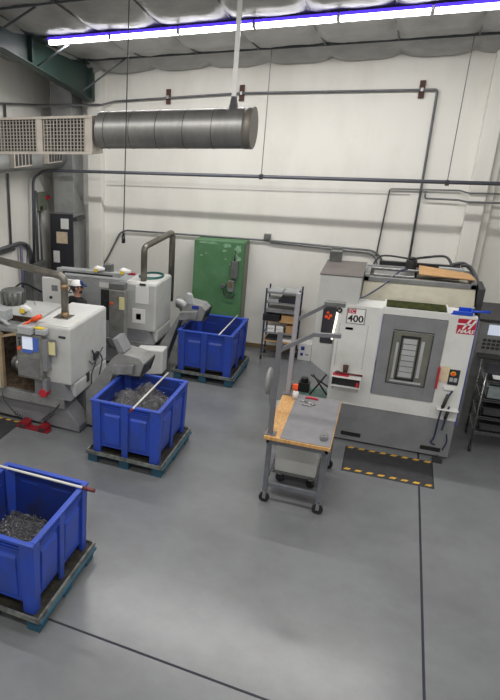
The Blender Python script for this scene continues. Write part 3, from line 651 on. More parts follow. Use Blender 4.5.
# chip conveyors
def shift(mb, dz):
    for v in mb.bm.verts: v.co.z += dz
    return mb
def conveyor(dx, y0, y1, label, dz=0, th=0):
    t = root('chip_conveyor', label, 'conveyor', (-3.8 + dx, (y0 + y1) / 2, 0), group='inclined chip conveyors of the lathes')
    pr = [(-4.04, .06), (-3.90, .05), (-3.56, 1.03), (-3.2, 1.045), (-3.12, 1.06), (-3.05, 1.26), (-3.14, 1.35), (-3.42, 1.39), (-3.58 + th * .4, 1.28), (-4.04, .64 - th)]
    part('trough', MB().xz([(a + dx, b + (dz if b > .8 else 0)) for a, b in pr], y0, y1), 'conv', t, .01)
    part('foot', MB().box(-4.03 + dx, y0 + .03, 0, -3.93 + dx, y1 - .03, .07), 'dark', t)
    part('outlet', shift(MB().prism([(-3.19 + dx, y0 + .04, 1.04), (-3.11 + dx, y0 + .04, 1.055), (-3.035 + dx, y0 + .04, 1.26), (-3.1 + dx, y0 + .04, 1.25)], (0, y1 - y0 - .08, 0)), dz), 'black', t, label='dark outlet')
    part('hood_rim', shift(MB().tube([(-3.11 + dx, y0 - .01, 1.045), (-3.04 + dx, y0 - .01, 1.27), (-3.04 + dx, y1 + .01, 1.27), (-3.11 + dx, y1 + .01, 1.045), (-3.11 + dx, y0 - .01, 1.045)], .014, 0, 6), dz), 'dark', t)
    part('gearbox', shift(MB().prism([(-3.56 + dx, y0 - .07, 1.04), (-3.22 + dx, y0 - .07, 1.10), (-3.2 + dx, y0 - .07, 1.25), (-3.54 + dx, y0 - .07, 1.2)], (0, .07, 0)), dz), 'mgrey2', t, .008)
    return t
cv = conveyor(0, 8.2, 8.62, 'grey inclined conveyor dropping chips into the middle blue bin')
part('lid', MB().prism([(-3.48, 8.2, 1.4), (-3.38, 8.2, 1.41), (-3.5, 8.2, 1.62), (-3.58, 8.2, 1.6)], (0, .3, 0)), 'mgrey', cv)
cv = conveyor(.16, 11.0, 11.38, 'grey inclined conveyor above the bin before green cabinet', .1, .24)
part('lid', MB().prism([(-3.28, 11.0, 1.47), (-3.14, 11.0, 1.47), (-3.20, 11.0, 1.64), (-3.28, 11.0, 1.66)], (0, .12, 0)), 'ltgrey', cv)
part('name_plate', MB().box(-3.16, 10.985, 1.38, -3.03, 10.998, 1.44), 'trimblue', cv, label='blue name plate')

# lathe 2 details
t = L2
part('info_sheet', MB().box(-4.26, 10.88, 1.4, -4, 10.9, 1.74), 'paper', t); part('info_sheet', MB().box(-4.32, 10.88, 1, -4.06, 10.9, 1.28), 'paper', t)
part('printed_mark', MB().box(-4.24, 10.88, 1.07, -4.14, 10.88, 1.19), 'teal', t, label='dark printed square')
part('badge', MB().box(-4.18, 10.88, 1.76, -4.06, 10.9, 1.795), 'dark', t)
part('exhaust_pipe', MB().tube([(-4.18, 11.1, 1.80), (-4.18, 11.1, 2.46), (-3.92, 12.0, 2.62), (-3.92, 12.0, 1.2)], .062, .1, 12), 'exhaust', t)
part('hose_loop', MB().torus((-4.17, 11.5, 1.81), .24, .014, 'z', sc=(1, 1.1, 1)).torus((-4.15, 11.52, 1.83), .22, .012, 'z', sc=(1, 1.1, 1)), 'hose', t, label='coiled teal hose')
part('front_rail', MB().box(-6.0, 10.9, 1.86, -4.6, 10.97, 1.95).box(-6.0, 10.97, 1.86, -4.6, 11.15, 1.93), 'ltgrey', t, .01)
part('rail_slot', MB().box(-5.85, 10.892, 1.87, -4.75, 10.902, 1.90), 'dark', t)
for xx in (-5.05, -4.5):
    q = part('work_lamp', MB().rings([(xx - .06, 10.84, 1.98), (xx + .0, 10.86, 2.02), (xx + .12, 10.92, 2.0)], [.07, .065, .03], 16), 'paper', t)
    part('lamp_label', MB().box(xx - .05, 10.775, 1.97, xx + .03, 10.785, 2.03), 'yellow', q)
part('lamp_box', MB().box(-4.98, 10.95, 1.93, -4.8, 11.08, 2.09), 'boxgrey', t, .01); part('red_bar', MB().box(-4.45, 10.93, 1.93, -4.3, 10.98, 1.97), 'redlogo', t)
part('light_beam', MB().box(-4.55, 10.7, 1.82, -4.25, 10.78, 1.87), 'cable_lamp', t, label='small green indicator') if False else part('indicator_light', MB().box(-4.52, 10.52, 1.72, -4.44, 10.56, 1.75), 'cable_lamp', t, label='green indicator')
# left front panel with the model sign
part('front_panel', MB().box(-6.15, 10.55, .6, -5.30, 10.60, 1.82), 'paper', t, .01, label='white front panel with model sign')
part('panel_knob', MB().cyl((-5.95, 10.53, 1.42), (-5.95, 10.55, 1.42), .03, 14), 'black', t)
text('model_sign', 'ST', .14, (-5.66, 10.546, 1.70), t, 'redlogo'); text('model_sign', '20', .23, (-5.47, 10.546, 1.62), t, 'charcoal')
part('sign_patch', MB().box(-5.93, 10.543, 1.56, -5.79, 10.549, 1.68), 'mgrey', t)
c = part('control_pendant', MB().box(-4.62, 10.42, 0.78, -4.3, 10.6, 1.74), 'pend', t, .015, label='grimy grey control pendant seen from behind')
part('sheet', MB().box(-4.4, 10.4, 1.38, -4.3, 10.42, 1.62), 'paleyellow', c, label='yellow paper'); part('stop_button', MB().cyl((-4.56, 10.4, 1.48), (-4.56, 10.42, 1.48), .03, 12), 'orange', c)
part('pendant_bracket', MB().box(-4.64, 10.45, 1.74, -4.32, 10.62, 1.86), 'boxgrey', t, .01); part('pendant_cable', MB().wire([(-4.72, 10.5, 1.5), (-4.8, 10.48, 1.2), (-4.76, 10.5, .8), (-4.6, 10.5, .55)], .02), 'cable', t)
fx = []; fr_ = []
for k in range(25):
    a_ = pi / 2 * k / 24; fx.append((-3.82 + .2 * sin(a_), 12.15, .95 + .2 * cos(a_))); fr_.append(.115 + (.008 if k % 2 else -.004))
for k in range(1, 12): fx.append((-3.62, 12.15, .95 - k * .085)); fr_.append(.115 + (.008 if k % 2 else -.004))
single('flexible_duct', MB().rings(fx, fr_, 18), 'galvd', 'shiny ribbed flexible duct elbow between lathe and green cabinet', 'duct')
# coolant box near the second lathe
b = root('coolant_tank', 'pale grey metal box on the floor behind the front conveyor head', 'tank', (-3.85, 10.8, 0))
part('tank', MB().hexa([(-4.12, 10.66, 0), (-3.58, 10.6, 0.12), (-3.58, 10.92, 0.12), (-4.12, 10.92, 0), (-4.15, 10.66, .54), (-3.58, 10.6, .60), (-3.58, 10.92, .60), (-4.15, 10.92, .54)]), 'white', b, .02)
part('foot', MB().box(-4.05, 10.7, 0, -3.62, 10.88, .12), 'dark', b)

# ------------------------------------------------------------------ person (body: one skin-grown surface)
def person():
    t = root('person', 'person in black shirt and white-and-navy cap standing at the far lathe', 'person', (-5.1, 10.04, 0), radians(-25))
    k = 1.0
    V = []; E_ = []; R_ = []
    def v(p, r_, par=None):
        V.append(p); R_.append(r_); i = len(V) - 1
        if par is not None: E_.append((par, i))
        return i
    pel = v((0, 0, .98), .135); w = v((0, 0, 1.12), .125, pel); ch = v((0, -.01, 1.37), .165, w); nk0 = v((0, 0, 1.53), .10, ch)
    nk = v((0, .01, 1.585), .058, nk0); h0 = v((0, .02, 1.65), .072, nk); h1 = v((0, .015, 1.73), .092, h0); h2 = v((0, 0, 1.80), .086, h1)
    for s in (-1, 1):
        hip = v((s * .10, 0, .92), .105, pel); kn = v((s * .12, .01, .52), .064, hip); ca = v((s * .12, -.02, .36), .058, kn); an = v((s * .12, -.02, .09), .042, ca); to = v((s * .14, .14, .045), .04, an)
        sh = v((s * .185, 0, 1.49), .08, ch); up_ = v((s * .25, .0, 1.36), .066, sh); el = v((s * .27, .05, 1.12), .045, up_); fo = v((s * .24, .19, 1.10), .042, el); wr = v((s * .19, .31, 1.14), .028, fo)
        pa = v((s * .18, .37, 1.15), .03, wr)
        for q, ln in ((-1.5, .055), (-.5, .068), (.5, .064), (1.5, .05)):
            a = v((s * .18 + q * .017, .40, 1.15), .0095, pa); b = v((s * .18 + q * .021, .40 + ln * .6, 1.145), .0085, a); v((s * .18 + q * .021, .40 + ln, 1.125), .0075, b)
        a = v((s * .18 - s * .03, .36, 1.16), .011, pa); v((s * .18 - s * .05, .395, 1.15), .009, a)
    me = bpy.data.meshes.new('body'); me.from_pydata(V, E_, []); me.update()
    o = bpy.data.objects.new('body', me); C.objects.link(o)
    sk = o.modifiers.new('s', 'SKIN'); sk.use_smooth_shade = True
    for i, sv in enumerate(me.skin_vertices[0].data): sv.radius = (R_[i], R_[i]); sv.use_root = (i == 0)
    sb = o.modifiers.new('ss', 'SUBSURF'); sb.levels = 2; sb.render_levels = 2
    dg = bpy.context.evaluated_depsgraph_get(); dg.update()
    bm_ = bpy.data.meshes.new_from_object(o.evaluated_get(dg)); bpy.data.objects.remove(o)
    bm = bmesh.new(); bm.from_mesh(bm_)
    bm_.materials.clear()
    for mm in ('skin', 'shirt', 'jeans', 'shoe'): bm_.materials.append(M[mm])
    for f in bm.faces:
        c = f.calc_center_median(); f.smooth = True
        arm = abs(c.x) > .17 and c.z > 1.0 or c.y > .1 and c.z > .8
        f.material_index = 0
        if c.z < .11: f.material_index = 3
        elif c.z < 1.0 and not arm: f.material_index = 2
        elif c.z < 1.575 and c.y < .17: f.material_index = 1
    bm.to_mesh(bm_); bm.free()
    b = bpy.data.objects.new('body', bm_); C.objects.link(b); b.parent = t
    def lp(n, mb, m_, lb=None):
        bmesh.ops.rotate(mb.bm, verts=mb.bm.verts, cent=(0, 0, 1.7), matrix=Matrix.Rotation(radians(-45), 3, 'Z'))
        return part(n, mb, m_, t, local=True, label=lb)
    lp('nose', MB().rings([(0, .088, 1.755), (0, .118, 1.715)], [.010, .016], 8), 'skin')
    for s in (-1, 1):
        lp('ear', MB().ball((s * .09, .0, 1.73), .028, (.4, .8, 1.2)), 'skin'); lp('eye', MB().ball((s * .032, .088, 1.748), .011), 'dark')
    lp('mouth', MB().box(-.022, .09, 1.682, .022, .099, 1.688), 'redlogo')
    lp('hair', MB().ball((0, -.025, 1.745), .098, (.98, .95, .85)), 'hair', 'short dark hair'); lp('beard', MB().ball((0, .055, 1.665), .05, (1.1, .8, .7)), 'hair', 'dark beard')
    cp = MB(); cp.ball((0, -.002, 1.79), .108, (1, 1.03, .85)); bmesh.ops.delete(cp.bm, geom=[q for q in cp.bm.verts if q.co.z < 1.768], context='VERTS')
    cp.mi = 1; cp.prism([(-.085, .07, 1.78), (-.07, .15, 1.765), (0, .185, 1.76), (.07, .15, 1.765), (.085, .07, 1.78)], (0, 0, .012)); cp.ball((.0, .06, 1.815), .07, (1.1, .85, .75))
    lp('cap', cp, ['paper', 'navy'], 'white cap with navy peak')
    t.scale = (1.05, 1.05, 1.05)
    return t
person()

# ------------------------------------------------------------------ work table
t = root('work_table', 'wooden work table on castors with grey mat and two angled grey posts', 'table', (-.66, 7.88, 0))
part('tabletop', MB().box(-1.06, 7.15, .965, -.28, 8.62, 1.01), 'wood', t, .004, label='butcher block wooden top')
part('bench_mat', MB().box(-.87, 7.165, 1.01, -.29, 8.615, 1.018), 'bench', t, .002, label='grey surface mat')
part('apron', MB().box(-1.03, 7.2, .89, -.31, 7.23, .965).box(-1.03, 8.55, .89, -.31, 8.58, .965).box(-1.03, 7.2, .9, -1.0, 8.58, .965).box(-.34, 7.2, .9, -.31, 8.58, .965), 'frame', t)
for x in (-1.03, -.37):
    for y in (7.25, 8.47):
        part('leg', MB().box(x, y, .165, x + .06, y + .06, .96), 'frame', t, .006)
        q = part('castor', MB().cyl((x + .03, y + .008, .066), (x + .03, y + .052, .066), .066, 22), 'black', t)
        part('castor_fork', MB().box(x + .01, y - .004, .06, x + .05, y + .004, .165).box(x + .01, y + .056, .06, x + .05, y + .064, .165).box(x - .004, y, .152, x + .064, y + .06, .165), 'steel', q)
part('crossbar', MB().box(-.98, 7.26, .24, -.36, 7.30, .30), 'frame', t, .004); part('crossbar', MB().box(-.98, 8.49, .24, -.36, 8.53, .30), 'frame', t, .004)
part('side_rail', MB().box(-1.02, 7.3, .26, -.99, 8.5, .31), 'frame', t, .004); part('side_rail', MB().box(-.35, 7.3, .26, -.32, 8.5, .31), 'frame', t, .004)
for y, z2 in ((7.25, 2.36), (8.58, 2.5)):
    part('post', MB().box(-1.03, y - .03, 1.01, -.97, y + .03, z2), 'post' if y < 8 else 'post2', t, .006)
    part('post_foot', MB().box(-1.06, y - .06, 1.01, -.93, y + .06, 1.022), 'post', t)
    dz = z2 - 2.36 - .14 if z2 > 2.4 else 0
    part('angled_arm', MB().rings([(-.98, y, 2.13), (-.63, y, 2.37), (-.34 if y < 8 else -.42, y, 2.39)], .032, 4), 'post', t)
part('arm_clamp', MB().box(-.66, 8.53, 2.37, -.40, 8.63, 2.43), 'boxgrey', t, .006)
# items on the table
b = root('spray_bottle', 'small white bottle with orange top at the far table end', 'bottle', (-.88, 8.46, 1.01))
part('bottle', MB().rings([(-.88, 8.46, 1.012), (-.88, 8.46, 1.11), (-.88, 8.46, 1.13)], [.04, .04, .02], 14), 'paper', b); part('cap', MB().cyl((-.88, 8.46, 1.13), (-.88, 8.46, 1.2), .022, 12).box(-.93, 8.44, 1.17, -.86, 8.48, 1.22), 'orange', b, label='orange spray cap')
single('orange_tag', MB().box(-.93, 8.52, 1.012, -.87, 8.57, 1.19), 'orange', 'upright orange plastic holder behind the small white bottle', 'holder')
single('red_pliers', MB().rings([(-.75, 8.50, 1.03), (-.68, 8.52, 1.035), (-.58, 8.50, 1.03)], [.012, .018, .014], 8), 'red', 'red handled tool lying at the far end of table mat', 'tool')
for k, (x, y, a) in enumerate(((-.76, 8.38, .3), (-.68, 8.34, -.4), (-.72, 8.26, .1), (-.64, 8.28, .9))):
    m = MB(); u = Vector((cos(a), sin(a), 0)); p = Vector((x, y, 1.026)); m.cyl(p - u * .045, p + u * .045, .009, 8); m.cyl(p + u * .03, p + u * .055, .017, 8)
    single('metal_fitting', m, 'steel', ['leftmost small steel fitting lying on the table mat', 'small steel fitting nearest the red tool on the mat', 'small steel fitting lying nearest on the mat, in the group', 'rightmost small steel fitting lying on the table mat'][k], 'fitting', 'small steel fittings on the table')
single('steel_block', MB().box(-.42, 7.30, 1.018, -.34, 7.42, 1.075).box(-.40, 7.32, 1.075, -.36, 7.40, 1.09), 'steel', 'small shiny steel block at the near right corner of table', 'block', bev=.004)
# cart standing below the table
t = root('tool_cart', 'pale grey box cart on castors parked under the work table', 'cart', (-.7, 8.2, 0))
part('body', MB().box(-.97, 7.75, .22, -.44, 8.38, .78), 'offwhite', t, .01); part('base_lip', MB().box(-.99, 7.73, .19, -.42, 8.40, .22), 'boxgrey', t, .004)
for x in (-.90, -.5):
    for y in (7.86, 8.3): 
        q = part('castor', MB().cyl((x - .012, y - .016, .06), (x + .012, y + .016, .06), .06, 18), 'black', t); part('castor_fork', MB().box(x - .03, y - .03, .118, x + .03, y + .03, .19), 'steel', q)
# chair
t = root('shop_chair', 'grey round-backed chair standing behind the work table', 'chair', (-1.15, 9.2, 0))
part('backrest', MB().ball((-1.37, 9.22, .90), .22, (.24, .85, 1.0), 20), 'cartgrey', t, label='pale grey oval backrest'); part('back_bar', MB().tube([(-1.34, 9.25, .8), (-1.33, 9.22, .5), (-1.1, 9.2, .46)], .012, .05), 'mgrey', t)
part('seat', MB().rings([(-1.08, 9.2, .46), (-1.08, 9.2, .48), (-1.08, 9.2, .54), (-1.08, 9.2, .56)], [.18, .21, .21, .18], 24), 'ltgrey', t); part('gas_column', MB().cyl((-1.08, 9.2, .1), (-1.08, 9.2, .46), .028, 12), 'dark', t)
for k in range(5):
    a = k * 2 * pi / 5 + .4; e_ = Vector((-1.08 + cos(a) * .26, 9.2 + sin(a) * .26, .07))
    q = part('base_leg', MB().rings([(-1.08, 9.2, .12), e_], [.026, .018], 6), 'dark', t); part('castor', MB().cyl(e_ + Vector((-.015, 0, -.042)), e_ + Vector((.015, 0, -.042)), .028, 10), 'black', q)

# ------------------------------------------------------------------ machining centre
F = 9.46
t = root('machining_centre', 'large white and grey machining centre with windowed door, marked 400', 'machine', (.35, 10.2, 0))
x0, x1 = -.53, 1.2
m = MB()
m.box(x0, F, .62, .06, F + .1, 2.17).box(.87, F, .62, x1, F + .1, 2.17).box(.06, F, 2.09, .87, F + .1, 2.17).box(.06, F, .62, .87, F + .1, .86)
part('front_panel', m, 'white', t, .004, label='white front panels')
part('side_panel', MB().box(x1 - .03, F + .1, .6, x1, F + 1.3, 2.17), 'white', t); part('side_trim', MB().box(x1, F + .0, .55, x1 + .012, F + .06, 2.15), 'trimblue', t, label='blue edge trim')
part('left_wall', MB().box(x0, F + .1, .6, x0 + .03, F + 1.3, 2.17), 'white', t)
part('base', MB().prism([(x0 + .02, F + .01, .03), (x1, F + .01, .03), (x1, F + .01, .62), (x0 + .02, F + .01, .62)], (0, 1.3, 0)), 'mgrey', t, .006, label='grey lower base')
part('kick_plate', MB().box(x0 + .12, F + .12, 0, x1 - .12, F + 1.2, .1), 'black', t)
for xx in (-.35, 1.05): part('levelling_foot', MB().cyl((xx, F + .08, 0), (xx, F + .08, .03), .045, 14), 'dark', t)
part('base_slot', MB().box(-.26, F + .002, .10, .02, F + .012, .165), 'black', t, .01); part('base_slot', MB().box(.83, F + .002, .10, 1.09, F + .012, .165), 'black', t, .01)
dr = MB(); dr.box(.07, F - .02, .87, .23, F + .02, 2.085).box(.73, F - .02, .87, .865, F + .02, 2.085).box(.23, F - .02, 1.87, .73, F + .02, 2.085).box(.23, F - .02, .87, .73, F + .02, 1.08)
dr.mi = 1; dr.box(.066, F - .022, .87, .072, F - .0, 2.09)
door = part('sliding_door', dr, ['mgrey', 'trimblue'], t, .002, label='grey sliding door')
g_ = MB(); g_.box(.225, F - .028, 1.07, .735, F - .018, 1.085).box(.225, F - .028, 1.875, .735, F - .018, 1.89).box(.225, F - .028, 1.085, .24, F - .018, 1.865).box(.72, F - .028, 1.085, .735, F - .018, 1.865)
part('window_frame', g_, 'dark', door, .012)
part('window_pane', MB().box(.24, F - .01, 1.09, .72, F, 1.86), 'glass', door, label='tinted window pane')
# what is behind the glass, standing right at the pane
w = MB().box(.34, F - .022, 1.14, .36, F - .012, 1.80).box(.56, F - .022, 1.14, .58, F - .012, 1.80).box(.34, F - .022, 1.14, .58, F - .012, 1.17).box(.34, F - .022, 1.78, .58, F - .012, 1.81)
part('inner_frame', w, 'black', door)
w = MB()
for k in range(7): w.box(.375 + .004 * (k % 2), F - .018, 1.19 + k * .084, .545, F - .012, 1.262 + k * .084)
w.box(.29, F - .016, 1.15, .32, F - .012, 1.7).box(.6, F - .016, 1.2, .64, F - .012, 1.75).box(.28, F - .016, 1.10, .68, F - .012, 1.13)
part('tooling_column', w, 'ltgrey', door, label='grey tooling stack behind the glass')
part('door_handle', MB().box(.86, F - .07, 1.10, .885, F - .01, 1.42), 'red', door, .006, label='red door handle')
# roof parts
part('trough', MB().box(.09, F + .03, 2.171, .83, F + .4, 2.2), 'moss', t, label='dark oily trough'); 
part('trough_lip', MB().box(.05, F + .0, 2.17, .87, F + .02, 2.19).box(.06, F + .02, 2.17, .08, F + .42, 2.2).box(.84, F + .02, 2.17, .86, F + .42, 2.2), 'white', t)
c = MB(); c.yz([(F + .42, 2.17), (F + .45, 2.22), (F + .62, 2.40), (F + 1.3, 2.40), (F + 1.3, 2.17)], -.27, 1.18)
part('roof_hood', c, 'hood', t, .01, label='cloudy beige hood')
part('roof_deck', MB().box(x0, F + .1, 2.12, x1, F + .45, 2.17), 'white', t)
fr = MB(); fr.box(-.27, F + .62, 2.40, 1.18, F + .68, 2.47).box(-.27, F + 1.22, 2.40, 1.18, F + 1.3, 2.52).box(-.27, F + .62, 2.40, -.2, F + 1.3, 2.5).box(1.11, F + .62, 2.4, 1.18, F + 1.3, 2.5)
part('roof_frame', fr, 'mgrey2', t, .006)
part('way_cover', MB().box(-.15, F + .72, 2.40, .4, F + 1.0, 2.50).box(-.2, F + 1.05, 2.42, 1.0, F + 1.12, 2.53), 'steel', t, .008); part('rail', MB().box(-.1, F + 1.3, 2.50, 1.0, F + 1.38, 2.58), 'black', t)
part('spindle_motor', MB().cyl((.34, F + 1.15, 2.45), (.34, F + 1.15, 2.66), .075, 16).cyl((.34, F + 1.15, 2.66), (.34, F + 1.15, 2.70), .05, 14).box(.24, F + 1.05, 2.42, .44, F + 1.25, 2.5), 'black', t, .004, label='black motor on the roof')
part('cable_duct', MB().box(.72, F + 1.2, 2.5, 1.05, F + 1.32, 2.56), 'ltgrey', t, .004)
part('roof_cables', MB().wire([(.34, F + 1.2, 2.66), (.5, F + 1.6, 2.62), (.8, F + 1.6, 2.66), (.9, F + 1.35, 2.56)], .02).wire([(.9, F + 1.3, 2.6), (1.05, F + 1.3, 2.62), (1.18, F + 1.1, 2.5), (1.2, F + .8, 2.3)], .03).wire([(1.0, F + 1.25, 2.6), (1.12, F + 1.2, 2.6), (1.22, F + .9, 2.42), (1.23, F + .5, 2.2)], .025).wire([(-.2, F + 1.4, 2.4), (-.1, F + 1.5, 2.62), (.3, F + 1.55, 2.60)], .016), 'dark', t)
part('side_unit', MB().box(1.2, F + .5, 1.9, 1.28, F + 1.0, 2.45), 'dark', t, .01)
part('air_line', MB().wire([(-.36, F + .2, 2.19), (-.2, F + .35, 2.24), (0.0, F + .52, 2.38), (.18, F + .8, 2.53), (.3, F + .95, 2.56)], .013), 'bluecable', t, label='dark blue air line')
# left rear cabinet with chamfered lower corner
c = MB(); c.prism([(-.84, F + .08, 2.57), (-.30, F + .08, 2.57), (-.30, F + .08, .60), (-.48, F + .08, .95), (-.84, F + .08, 1.2)], (0, 1.25, 0))
c = MB(); c.prism([(-.84, F + .09, 2.56), (-.28, F + .09, 2.56), (-.28, F + .09, .7), (-.50, F + .09, .96), (-.84, F + .09, 1.2)], (0, 1.05, 0))
cab = part('rear_cabinet', c, 'offwhite', t, .01, label='pale grey raised rear cabinet')
part('cabinet_top', MB().box(-.85, F + .08, 2.56, -.27, F + 1.15, 2.575), 'topgrey', cab, label='brownish flat top'); part('vent_box', MB().box(-.82, F + 1.0, 2.575, -.64, F + 1.12, 2.74), 'boxgrey', cab, .005)
part('side_window', MB().box(-.74, F + .07, 1.52, -.56, F + .09, 2.10), 'charcoal', cab, .03, label='dark tinted window')
q = MB(); 
for a, r_ in ((0, .024), (1.9, .02), (3.6, .024), (5, .018)): q.cyl((-.66 + cos(a) * .03, F + .06, 1.96 + sin(a) * .045), (-.66 + cos(a) * .03, F + .069, 1.96 + sin(a) * .045), r_, 9)
part('warning_sticker', q, 'orange', cab, label='orange red sticker')
part('strip_lamp', MB().hexa([(-.58, F - .01, 1.62), (-.555, F - .01, 1.62), (-.555, F + .03, 1.62), (-.58, F + .03, 1.62), (-.55, F - .01, 2.05), (-.525, F - .01, 2.05), (-.525, F + .03, 2.05), (-.55, F + .03, 2.05)]), 'indicator', t, label='glowing upright strip lamp')
part('lifting_eye', MB().torus((-.515, F - .02, 2.08), .03, .012, 'y'), 'black', t)
part('support_leg', MB().tube([(-.52, F + .9, .9), (-.85, F + .9, .3)], .014).tube([(-.82, F + .7, .75), (-.52, F + .8, .3)], .014).tube([(-.88, F + 1.0, .62), (-.5, F + 1.0, .4)], .014), 'dark', t)
part('pallet_base', MB().box(-1.22, F + .5, 0, -.5, F + 1.25, .3).box(-1.22, F + .5, .3, -1.17, F + 1.25, .36).box(-.85, F + .52, .3, -.5, F + .65, .38), 'teal', t, .01, label='teal green base')
part('coolant_pump', MB().box(-1.06, F + .95, .3, -.88, F + 1.12, .46).cyl((-.97, F + 1.03, .46), (-.97, F + 1.03, .54), .06, 14).torus((-1.08, F + 1.0, .36), .05, .01, 'y'), 'black', t, .01)
# signs
s = part('number_sign', MB().box(-.405, F - .006, 1.90, -.165, F - .001, 2.125), 'paper', t, label='white sign reading EC 400')
b_ = MB().box(-.408, F - .008, 1.897, -.162, F - .005, 1.904).box(-.408, F - .008, 2.121, -.162, F - .005, 2.128).box(-.408, F - .008, 1.904, -.400, F - .005, 2.121).box(-.17, F - .008, 1.904, -.162, F - .005, 2.121)
part('sign_border', b_, 'dark', s); part('red_patch', MB().box(-.395, F - .009, 2.05, -.29, F - .005, 2.115), 'redlogo', s)
text('sign_text', 'EC', .07, (-.342, F - .01, 2.082), s, 'paper', ext=.001); text('sign_text', '400', .14, (-.284, F - .008, 1.97), s, 'black', ext=.001, bold=.003)
lg = part('logo_plate', MB().box(.98, F - .006, 1.925, 1.195, F - .001, 2.135), 'redlogo', t, label='red logo plate')
h = MB(); yy = F - .010
for px in (1.04, 1.105): h.prism([(px, yy, 2.0), (px + .026, yy, 2.0), (px + .095, yy, 2.13), (px + .068, yy, 2.13)], (0, .004, 0))
h.prism([(.965, yy, 2.052), (1.15, yy, 2.052), (1.155, yy, 2.072), (.965, yy, 2.072)], (0, .004, 0))
part('logo_strokes', h, 'paper', lg, label='white slanted letter H'); text('logo_text', 'HAAS', .074, (1.083, F - .009, 1.962), lg, 'paper', ext=.001, shear=.4, bold=.002)
part('stop_panel', MB().box(1.0, F - .012, 1.17, 1.13, F, 1.40), 'charcoal', t, .004); part('stop_button', MB().cyl((1.05, F - .035, 1.34), (1.05, F - .012, 1.34), .026, 14), 'orange', t); part('stop_ring', MB().cyl((1.05, F - .018, 1.34), (1.05, F - .012, 1.34), .035, 16), 'yellow', t)
part('key_pad', MB().box(1.02, F - .016, 1.22, 1.06, F - .012, 1.28).box(1.07, F - .016, 1.22, 1.11, F - .012, 1.28), 'ltgrey', t)
single('taped_note', MB().box(.885, F - .012, 1.20, 1.0, F - .003, 1.43), 'pink', 'cream paper note taped beside the red door handle', 'note')
part('hand_wheel_shelf', MB().box(.93, F - .1, .80, 1.2, F, .82), 'paper', t, .006, label='small white shelf'); part('pocket', MB().box(.97, F - .03, 1.09, 1.1, F, 1.14), 'paper', t, .004)
part('air_hose', MB().wire([(1.08, F - .05, 1.1), (1.04, F - .06, 1.0), (1.0, F - .07, .88), (.98, F - .07, .6), (.97, F - .07, .35), (.94, F - .08, .28), (1.0, F - .07, .24)], .013).wire([(1.08, F - .05, .86), (1.07, F - .05, .7), (1.05, F - .05, .48)], .013).wire([(1.12, F - .03, .42), (1.14, F - .04, .3), (1.11, F - .03, .16)], .01), 'bluecable', t, label='hanging dark blue air hoses')
part('hose_grip', MB().cyl((1.04, F - .06, 1.04), (1.0, F - .07, .84), .024, 8).cyl((1.08, F - .05, .82), (1.06, F - .05, .66), .022, 8), 'dark', t)
single('floor_controller', MB().box(1.0, F - .16, 0, 1.12, F - .06, .07).torus((1.05, F - .1, .06), .03, .012, 'y'), 'dark', 'small black foot switch beside the right end of the mat', 'foot switch')
# perforated strips and parts shelf
for xa in (-.49, -.11):
    pf = MB()
    for k in range(20): z = 1.22 + k * .034; pf.mi = 0; pf.box(xa, F - .004, z, xa + .012, F, z + .012); pf.mi = 1; pf.box(xa, F - .003, z + .012, xa + .012, F, z + .034)
    part('slot_strip', pf, ['mgrey', 'white'], t); part('label_plate', MB().box(-.40, F - .006, 1.80, -.30, F, 1.835), 'charcoal', t)
sh = part('parts_shelf', MB().box(-.49, F - .24, 1.12, -.09, F, 1.135).box(-.49, F - .24, .98, -.48, F, 1.12).box(-.10, F - .24, .98, -.09, F, 1.12).box(-.49, F - .24, .98, -.09, F, .99), 'white', t, .003, label='small white wall shelf')
part('shelf_drawer', MB().box(-.475, F - .2, .995, -.105, F - .01, 1.10), 'black', sh)
part('shelf_bracket', MB().tube([(-.47, F - .1, .98), (-.47, F - .02, .85)], .006), 'steel', sh); part('shelf_bracket', MB().tube([(-.12, F - .1, .98), (-.12, F - .02, .85)], .006), 'steel', sh)
w_ = root('torque_wrench', 'red handled wrench lying on the small white machine shelf', 'wrench', (-.3, F - .14, 1.135))
part('pad', MB().box(-.48, F - .2, 1.136, -.26, F - .1, 1.15), 'red', w_, .003); part('shaft', MB().cyl((-.42, F - .15, 1.17), (-.08, F - .12, 1.155), .014, 10).ball((-.42, F - .15, 1.175), .035, (1, 1, .6)), 'rodtip', w_)
single('cup', MB().rings([(-.32, F - .06, 1.136), (-.32, F - .06, 1.26)], [.03, .04], 14), 'brown', 'small brown cup standing on the white machine shelf', 'cup')
single('red_marker', MB().box(-.15, F - .215, 1.0, -.11, F - .2, 1.07), 'red', 'red tag at the right end of the shelf drawer', 'tag')
# scoop & cardboard on top
s = root('scoop', 'blue plastic scoop lying on top corner of the white machine', 'scoop', (1.1, F + .1, 2.17))
bl = MB(); bl.xy([(.88, F + .04), (.92, F + .16), (1.0, F + .22), (1.12, F + .22), (1.15, F + .12), (1.12, F + .03), (.9, F + .02)], 2.172, 2.182); bl.box(.9, F + .02, 2.18, 1.13, F + .035, 2.23)
bl.box(1.12, F + .03, 2.18, 1.14, F + .22, 2.24)
bl.box(.98, F + .205, 2.18, 1.13, F + .22, 2.24)
part('blade', bl, 'scoop', s, .005); part('handle', MB().rings([(1.14, F + .12, 2.21), (1.2, F + .12, 2.22), (1.34, F + .12, 2.23)], [.02, .014, .02], 10), 'scoop', s)
single('cardboard_sheet', MB().hexa([(.45, F + .72, 2.53), (1.15, F + .62, 2.53), (1.1, F + 1.02, 2.53), (.45, F + 1.22, 2.56), (.45, F + .72, 2.545), (1.15, F + .62, 2.545), (1.1, F + 1.02, 2.545), (.45, F + 1.22, 2.575)]), 'card', 'tan cardboard sheet lying on the white machine roof', 'cardboard')

